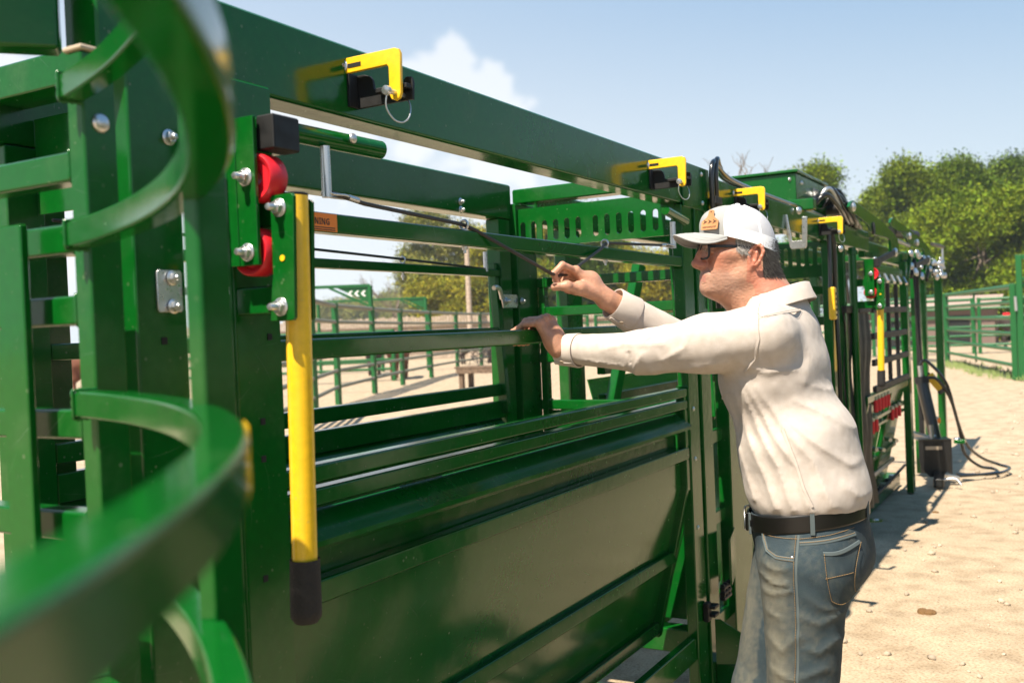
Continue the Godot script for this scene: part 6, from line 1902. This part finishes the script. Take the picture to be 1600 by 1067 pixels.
func hair(t: Node) -> void:
	rng.seed = 40
	var b := MB.new()
	var hp := head_prims()
	var shell := {}
	for i in 32:
		for j in 24:
			var sv := 0.095
			for n in 14:
				var dd := sdf(H(lerpf(-0.105, 0.05, i / 31.0), lerpf(-0.065, 0.060, j / 23.0), sv), hp)
				if dd < 0.0006: break
				sv -= dd * 0.9
			shell[i * 24 + j] = sv
	for k in 11000:
		var f := -0.103 + rng.randf() * 0.150
		var side := 1.0 if k % 4 else -1.0
		var u := -0.058 + rng.randf() * 0.105
		if not hairy(f, u): continue
		var gi := clampi(int((f + 0.105) / 0.155 * 31.0), 0, 30)
		var gj := clampi(int((u + 0.065) / 0.125 * 23.0), 0, 22)
		var fi := clampf((f + 0.105) / 0.155 * 31.0 - gi, 0.0, 1.0)
		var fj := clampf((u + 0.065) / 0.125 * 23.0 - gj, 0.0, 1.0)
		var sa: float = lerpf(lerpf(shell[gi * 24 + gj], shell[gi * 24 + 24 + gj], fi), lerpf(shell[gi * 24 + gj + 1], shell[gi * 24 + 25 + gj], fi), fj)
		if sa < 0.004: continue
		var s: float = sa * side
		var p := H(f, u, s)
		var nn := (hf * (f + 0.006) / 0.0103 + hu * (u - 0.04) / 0.01 * 0.6 + hs * s / 0.006).normalized()
		var d := (-hu * 0.9 - hf * 0.55 + nn * 0.22 + V(rng.randfn(), rng.randfn(), rng.randfn()) * 0.25).normalized()
		var w := d.cross(nn).normalized() * 0.0007
		var l := 0.010 + rng.randf() * 0.010
		var g := 0.09 + rng.randf() * 0.26 + (0.25 if f > -0.01 else 0.0)
		if rng.randf() < 0.4: g *= 0.45
		b.col = Color(g, g * 0.93, g * 0.86)
		var m := p + d * l * 0.5 + nn * 0.0012
		var i0 := b.vert(p - w, nn); var i1 := b.vert(p + w, nn); var i2 := b.vert(m + w, nn); var i3 := b.vert(m - w, nn); var i4 := b.vert(p + d * l, nn)
		b.quad(i0, i1, i2, i3); b.tri(i3, i2, i4)
	var hm := mat(Color.WHITE, 0.5)
	hm.vertex_color_use_as_albedo = true
	part("hair", b, hm, t)

func glasses(t: Node) -> void:
	var fm := mat(Color(0.045, 0.045, 0.05), 0.35)
	var b := MB.new()
	var g := Node3D.new()
	put(g, "glasses", t)
	for s in [1.0, -1.0]:
		var loop := PackedVector3Array()
		var c := Vector2(0.0325, 0.006)
		for k in 33:
			var a := TAU * k / 32.0
			var x: float = signf(cos(a)) * pow(absf(cos(a)), 0.5) * 0.0265
			var y: float = signf(sin(a)) * pow(absf(sin(a)), 0.55) * 0.0200
			loop.append(H(0.1145 - pow((c.x + x) / 0.06, 2.0) * 0.010, c.y + y, s * (c.x + x)))
		b.tube(loop, 0.0029, 8, false)
		var pn := MB.new()
		var ce := pn.vert(H(0.1125, 0.006, s * 0.0325), hf)
		for k in 32: pn.vert(loop[k] , hf)
		for k in 32: pn.tri(ce, ce + 1 + k, ce + 1 + (k + 1) % 32)
		var gl := StandardMaterial3D.new()
		gl.albedo_color = Color(0.9, 0.92, 0.95, 0.10); gl.roughness = 0.03
		gl.transparency = BaseMaterial3D.TRANSPARENCY_ALPHA
		part("lens", pn, gl, g)
		var arm := MB.new()
		arm.bar(H(0.106, 0.018, 0.0605 * s), H(0.090, 0.0185, 0.0705 * s), 0.0035 , 0.0085, hu, 0.001)
		arm.bar(H(0.091, 0.0185, 0.0702 * s), H(0.020, 0.0185, 0.0770 * s), 0.0030, 0.0072, hu, 0.001)
		arm.bar(H(0.021, 0.0185, 0.0769 * s), H(-0.020, 0.0155, 0.0790 * s), 0.0028, 0.0055, hu, 0.001)
		part("temple_arm", arm, fm, g)
	b.tube(PackedVector3Array([H(0.114, 0.011, -0.009), H(0.1165, 0.0135, 0), H(0.114, 0.011, 0.009)]), 0.0024, 8)
	part("frame", b, fm, g)

# the trucker cap: two stiff front panels, a mesh back, a curved brim and a leather patch
const CC := Vector3(0.006, 0, 0)
func crown(phi: float, v: float, off := 0.0) -> Vector3:  # phi 0 is the forehead, v from rim to button
	var cf := cos(phi)
	var sf := sin(phi)
	var rf := 0.1075 + off
	var rs := 0.0915 + off
	var bu := 0.030 + 0.028 * cf   # the rim, higher in front
	var top := 0.140 + off
	var front := clampf(cf, 0.0, 1.0)
	var g := pow(maxf(0.0, 1.0 - pow(v, 2.7 + 0.7 * front)), 0.50)
	var hh := bu + (top - bu) * (v * (0.93 + 0.07 * v))
	return H(CC.x + cf * rf * g + 0.014 * v * (1.0 - v * 0.6), hh, sf * rs * g)
func crown_mesh(p0: float, p1: float, v0: float, v1: float, n: int, m: int, off := 0.0) -> MB:
	var b := MB.new()
	for i in n + 1:
		for j in m + 1:
			var a := lerpf(p0, p1, float(i) / n)
			var v := lerpf(v0, v1, float(j) / m)
			var q := crown(a, v, off)
			var du := crown(a + 0.01, minf(v, 0.995), off) - crown(a - 0.01, minf(v, 0.995), off)
			var dv := crown(a, minf(v + 0.005, 1.0), off) - crown(a, maxf(minf(v, 0.995) - 0.005, 0.0), off)
			var nn := du.cross(dv).normalized()
			if nn.dot(q - H(0, 0.03, 0)) < 0.0: nn = -nn
			b.vert(q, nn, Vector2(a * 0.1, v * 0.12))
	for i in n:
		for j in m: b.quad(i * (m + 1) + j, i * (m + 1) + j + 1, (i + 1) * (m + 1) + j + 1, (i + 1) * (m + 1) + j)
	return b
func crown_line(phi0: float, phi1: float, v0: float, v1: float, n: int, off: float) -> PackedVector3Array:
	var o := PackedVector3Array()
	for i in n + 1: o.append(crown(lerpf(phi0, phi1, float(i) / n), lerpf(v0, v1, float(i) / n), off))
	return o

func cap_hat(t: Node) -> void:
	var c := Node3D.new()
	put(c, "cap", t)
	var heather := mat(lin(0.36, 0.36, 0.355), 0.85)
	heather.albedo_texture = noise_tex(0.2, Color(0.88, 0.88, 0.88), Color(1, 1, 1), 256, 2, 28)
	tri(heather, 14.0)
	var net := mat(lin(0.66, 0.66, 0.70), 0.8)
	var im := Image.create(32, 32, false, Image.FORMAT_RGB8)
	var nm := Image.create(32, 32, false, Image.FORMAT_RGB8)
	for y in 32:
		for x in 32:
			var e := Vector2(fposmod(x + (4.0 if (y / 8) % 2 else 0.0), 8.0) - 3.5, y % 8 - 3.5).length()
			var h := 1.0 if e > 2.2 else 0.55
			im.set_pixel(x, y, Color(h, h, h))
			nm.set_pixel(x, y, Color(clampf(e / 4.0, 0, 1), clampf(e / 4.0, 0, 1), clampf(e / 4.0, 0, 1)))
	net.albedo_texture = ImageTexture.create_from_image(im)
	nm.bump_map_to_normal_map(3.0)
	net.normal_enabled = true; net.normal_texture = ImageTexture.create_from_image(nm); net.normal_scale = 0.8
	net.uv1_scale = V(120, 120, 1)
	net.backlight_enabled = true; net.backlight = Color(0.25, 0.25, 0.25)
	var plain := mat(lin(0.82, 0.82, 0.84), 0.8)
	var fr := 0.98
	part("front_panel", crown_mesh(-fr, fr, 0.0, 1.0, 36, 24), heather, c)
	part("mesh_back", crown_mesh(fr, TAU - fr, 0.30, 1.0, 56, 20), net, c)
	part("back_band", crown_mesh(fr, TAU - fr, 0.0, 0.30, 56, 6, 0.0006), plain, c)
	for a in [fr, -fr, 1.95, -1.95, PI]: ribbon("seam", crown_line(a, a, 0.0, 0.97, 18, 0.0006), 0.006, plain, c, (crown(a, 0.5) - H(0, 0.06, 0)).normalized(), 0.001)
	ribbon("seam", crown_line(0, 0, 0.0, 0.97, 18, 0.0004), 0.004, heather, c, hf, 0.0008)
	part("cap_button", MB.new().lathe([Vector2(0.008, -0.002), Vector2(0.007, 0.002), Vector2(0.004, 0.004), Vector2(0, 0.0045)], at(crown(0, 1.0), ybasis(hu)), 14), plain, c)
	# inside of the crown so that the rim has thickness
	part("sweatband", crown_mesh(0, TAU, 0.0, 0.22, 60, 3, -0.003), plain, c)
	# brim
	var b := MB.new()
	var n := 28
	var m := 10
	for side in 2:
		for i in n + 1:
			for j in m + 1:
				b.vert(brim(i, n, j, m) + hu * (0.0 if side == 0 else -0.0034), hu * (1.0 if side == 0 else -1.0))
	for side in 2:
		for i in n + 1:
			for j in m + 1:
				var du := brim(mini(i + 1, n), n, j, m) - brim(maxi(i - 1, 0), n, j, m)
				var dv := brim(i, n, mini(j + 1, m), m) - brim(i, n, maxi(j - 1, 0), m)
				var nn := du.cross(dv).normalized()
				if nn.dot(hu) < 0: nn = -nn
				b.n[side * (n + 1) * (m + 1) + i * (m + 1) + j] = nn if side == 0 else -nn
	for side in 2:
		var o := side * (n + 1) * (m + 1)
		for i in n:
			for j in m: b.quad(o + i * (m + 1) + j, o + i * (m + 1) + j + 1, o + (i + 1) * (m + 1) + j + 1, o + (i + 1) * (m + 1) + j)
	var br := part("brim", b, heather, c)
	var rimp := PackedVector3Array()
	for i in n + 1: rimp.append(brim(i, n, m, m) - hu * 0.0017)
	part("brim_edge", MB.new().tube(rimp, 0.0024, 8), heather, br)
	for j in [3, 6, 8]:
		var ln := PackedVector3Array()
		for i in n + 1: ln.append(brim(i, n, j, m))
		part("brim_stitch", MB.new().tube(ln, 0.0006, 4, false), heather, br)
	# leather patch in the shape of a cattle ear tag
	var leather := mat(lin(0.62, 0.30, 0.13), 0.6)
	leather.albedo_texture = noise_tex(0.05, Color(0.82, 0.78, 0.74), Color(1, 1, 1), 128, 4, 29)
	var pa := 0.56
	var pc := crown(pa, 0.40, 0.0022)
	var pu := (crown(pa, 0.54) - crown(pa, 0.26)).normalized()
	var px := (crown(pa - 0.2, 0.40) - crown(pa + 0.2, 0.40)).normalized()
	px = (px - pu * px.dot(pu)).normalized()
	var pn := px.cross(pu)
	if pn.dot(hf) < 0: px = -px; pn = px.cross(pu)
	var tagp := PackedVector2Array([Vector2(-0.024, -0.023), Vector2(0.024, -0.023), Vector2(0.026, -0.020), Vector2(0.026, 0.000), Vector2(0.012, 0.010), Vector2(0.0085, 0.017), Vector2(0.0085, 0.026), Vector2(0.005, 0.0295), Vector2(-0.005, 0.0295), Vector2(-0.0085, 0.026), Vector2(-0.0085, 0.017), Vector2(-0.012, 0.010), Vector2(-0.026, 0.000), Vector2(-0.026, -0.020)])
	var bend := MB.new().prism(tagp, 0.003, Transform3D(Basis(px, pu, pn), pc), 0.0006)
	var pt := part("leather_patch", bend, leather, c)
	var burn := mat(lin(0.10, 0.045, 0.02), 0.7)
	for k in 3:
		var ar := PackedVector2Array([Vector2(-0.006, 0.006), Vector2(0.007, 0), Vector2(-0.006, -0.006), Vector2(-0.002, 0)])
		part("arrow_mark", MB.new().prism(ar, 0.0005, Transform3D(Basis(px, pu, pn), pc + px * (-0.0145 + 0.0145 * k) + pu * -0.002 + pn * 0.0018)), burn, pt)
	part("eyelet", MB.new().rod(pc + pu * 0.0245 + pn * 0.0012, pc + pu * 0.0245 + pn * 0.0019, 0.0022, 10), burn, pt)
	lettering("ARROWQUIP", pc - pu * 0.0165 + pn * 0.0017, 0.0052, px, pt, burn, "letters", 0.0004, pu)

func brim(i: int, n: int, j: int, m: int) -> Vector3:
	var a := lerpf(-1.0, 1.0, float(i) / n)
	var v := float(j) / m
	var phi := a * 1.02
	var f := CC.x + cos(phi) * 0.1075
	var s := sin(phi) * 0.0915
	var u := 0.030 + 0.028 * cos(phi)
	var l := 0.074 * pow(maxf(0.0, 1.0 - pow(absf(a), 2.6)), 0.62)
	var ss := s * (1.0 + 0.02 * v)
	return H(f + l * v, u + 0.004 * v - 0.030 * pow(absf(ss) / 0.07, 2.0) * l * v / 0.074 + 0.001 - 0.010 * v * v, ss)

# ---------------------------------------------------------------- the pulled cable
func cable() -> void:
	var t := thing("pull_cable", "twisted steel pull cable drawn down from the rail by the gloveless hand", "cable", V(-1.25, 0, -2.4))
	var e1 := V(-1.262, 1.753, -2.005)
	var e2 := V(-1.262, 1.753, -2.815)
	var grip := V(-1.186, 1.637, -2.338)
	var strand := MB.new()
	var run := [V(-1.232, 1.775, -1.49), V(-1.240, 1.765, -1.60), e1 + V(0, 0.002, 0.03), e1, e1 + V(0.010, -0.012, -0.04), grip + V(-0.004, 0.005, 0.03), grip, grip + V(0.006, 0.004, -0.04), e2 + V(0.012, -0.018, 0.05), e2, e2 + V(0.004, 0.003, -0.04), V(-1.240, 1.768, -3.22), V(-1.232, 1.772, -3.32)]
	var p := PackedVector3Array()
	for i in run.size() - 1:
		var m := maxi(2, int(run[i].distance_to(run[i + 1]) / 0.02))
		for k in m: p.append(run[i].lerp(run[i + 1], float(k) / m))
	p.append(run[-1])
	strand.tube(p, 0.0032, 8)
	part("core", strand, M.wire, t)
	# outer wires twisted round the core
	for w in 6:
		var q := PackedVector3Array()
		var ang := TAU * w / 6.0
		for i in p.size() - 1:
			for k in 4:
				var c := p[i].lerp(p[i + 1], k / 4.0)
				var d := (p[i + 1] - p[i]).normalized()
				var u := d.cross(Vector3.UP).normalized()
				q.append(c + (u * cos(ang) + u.cross(d) * sin(ang)) * 0.0027)
				ang += 0.55
		part("strand", MB.new().tube(q, 0.0021, 5, false), M.wire, t)
	for q in [[V(-1.232, 1.772, -1.475), V(-1.234, 1.772, -1.53), 1.0], [V(-1.232, 1.769, -3.335), V(-1.234, 1.77, -3.275), -1.0]]:
		var b := MB.new()
		b.tube(rope([q[0] + V(0, 0.010, 0), q[0] + V(0.009, 0, -0.004 * q[2]), q[1] + V(0.004, 0.002, 0), q[1] + V(-0.006, -0.002, -0.02 * q[2]), q[0] + V(-0.010, -0.002, 0), q[0] + V(0, 0.010, 0)], 6), 0.0026, 7, false)
		part("thimble", b, M.zinc, t)
		part("ferrule", MB.new().rod(q[1] + V(-0.002, 0, -0.012 * q[2]), q[1] + V(-0.004, -0.003, -0.045 * q[2]), 0.0062, 10), M.zinc, t)
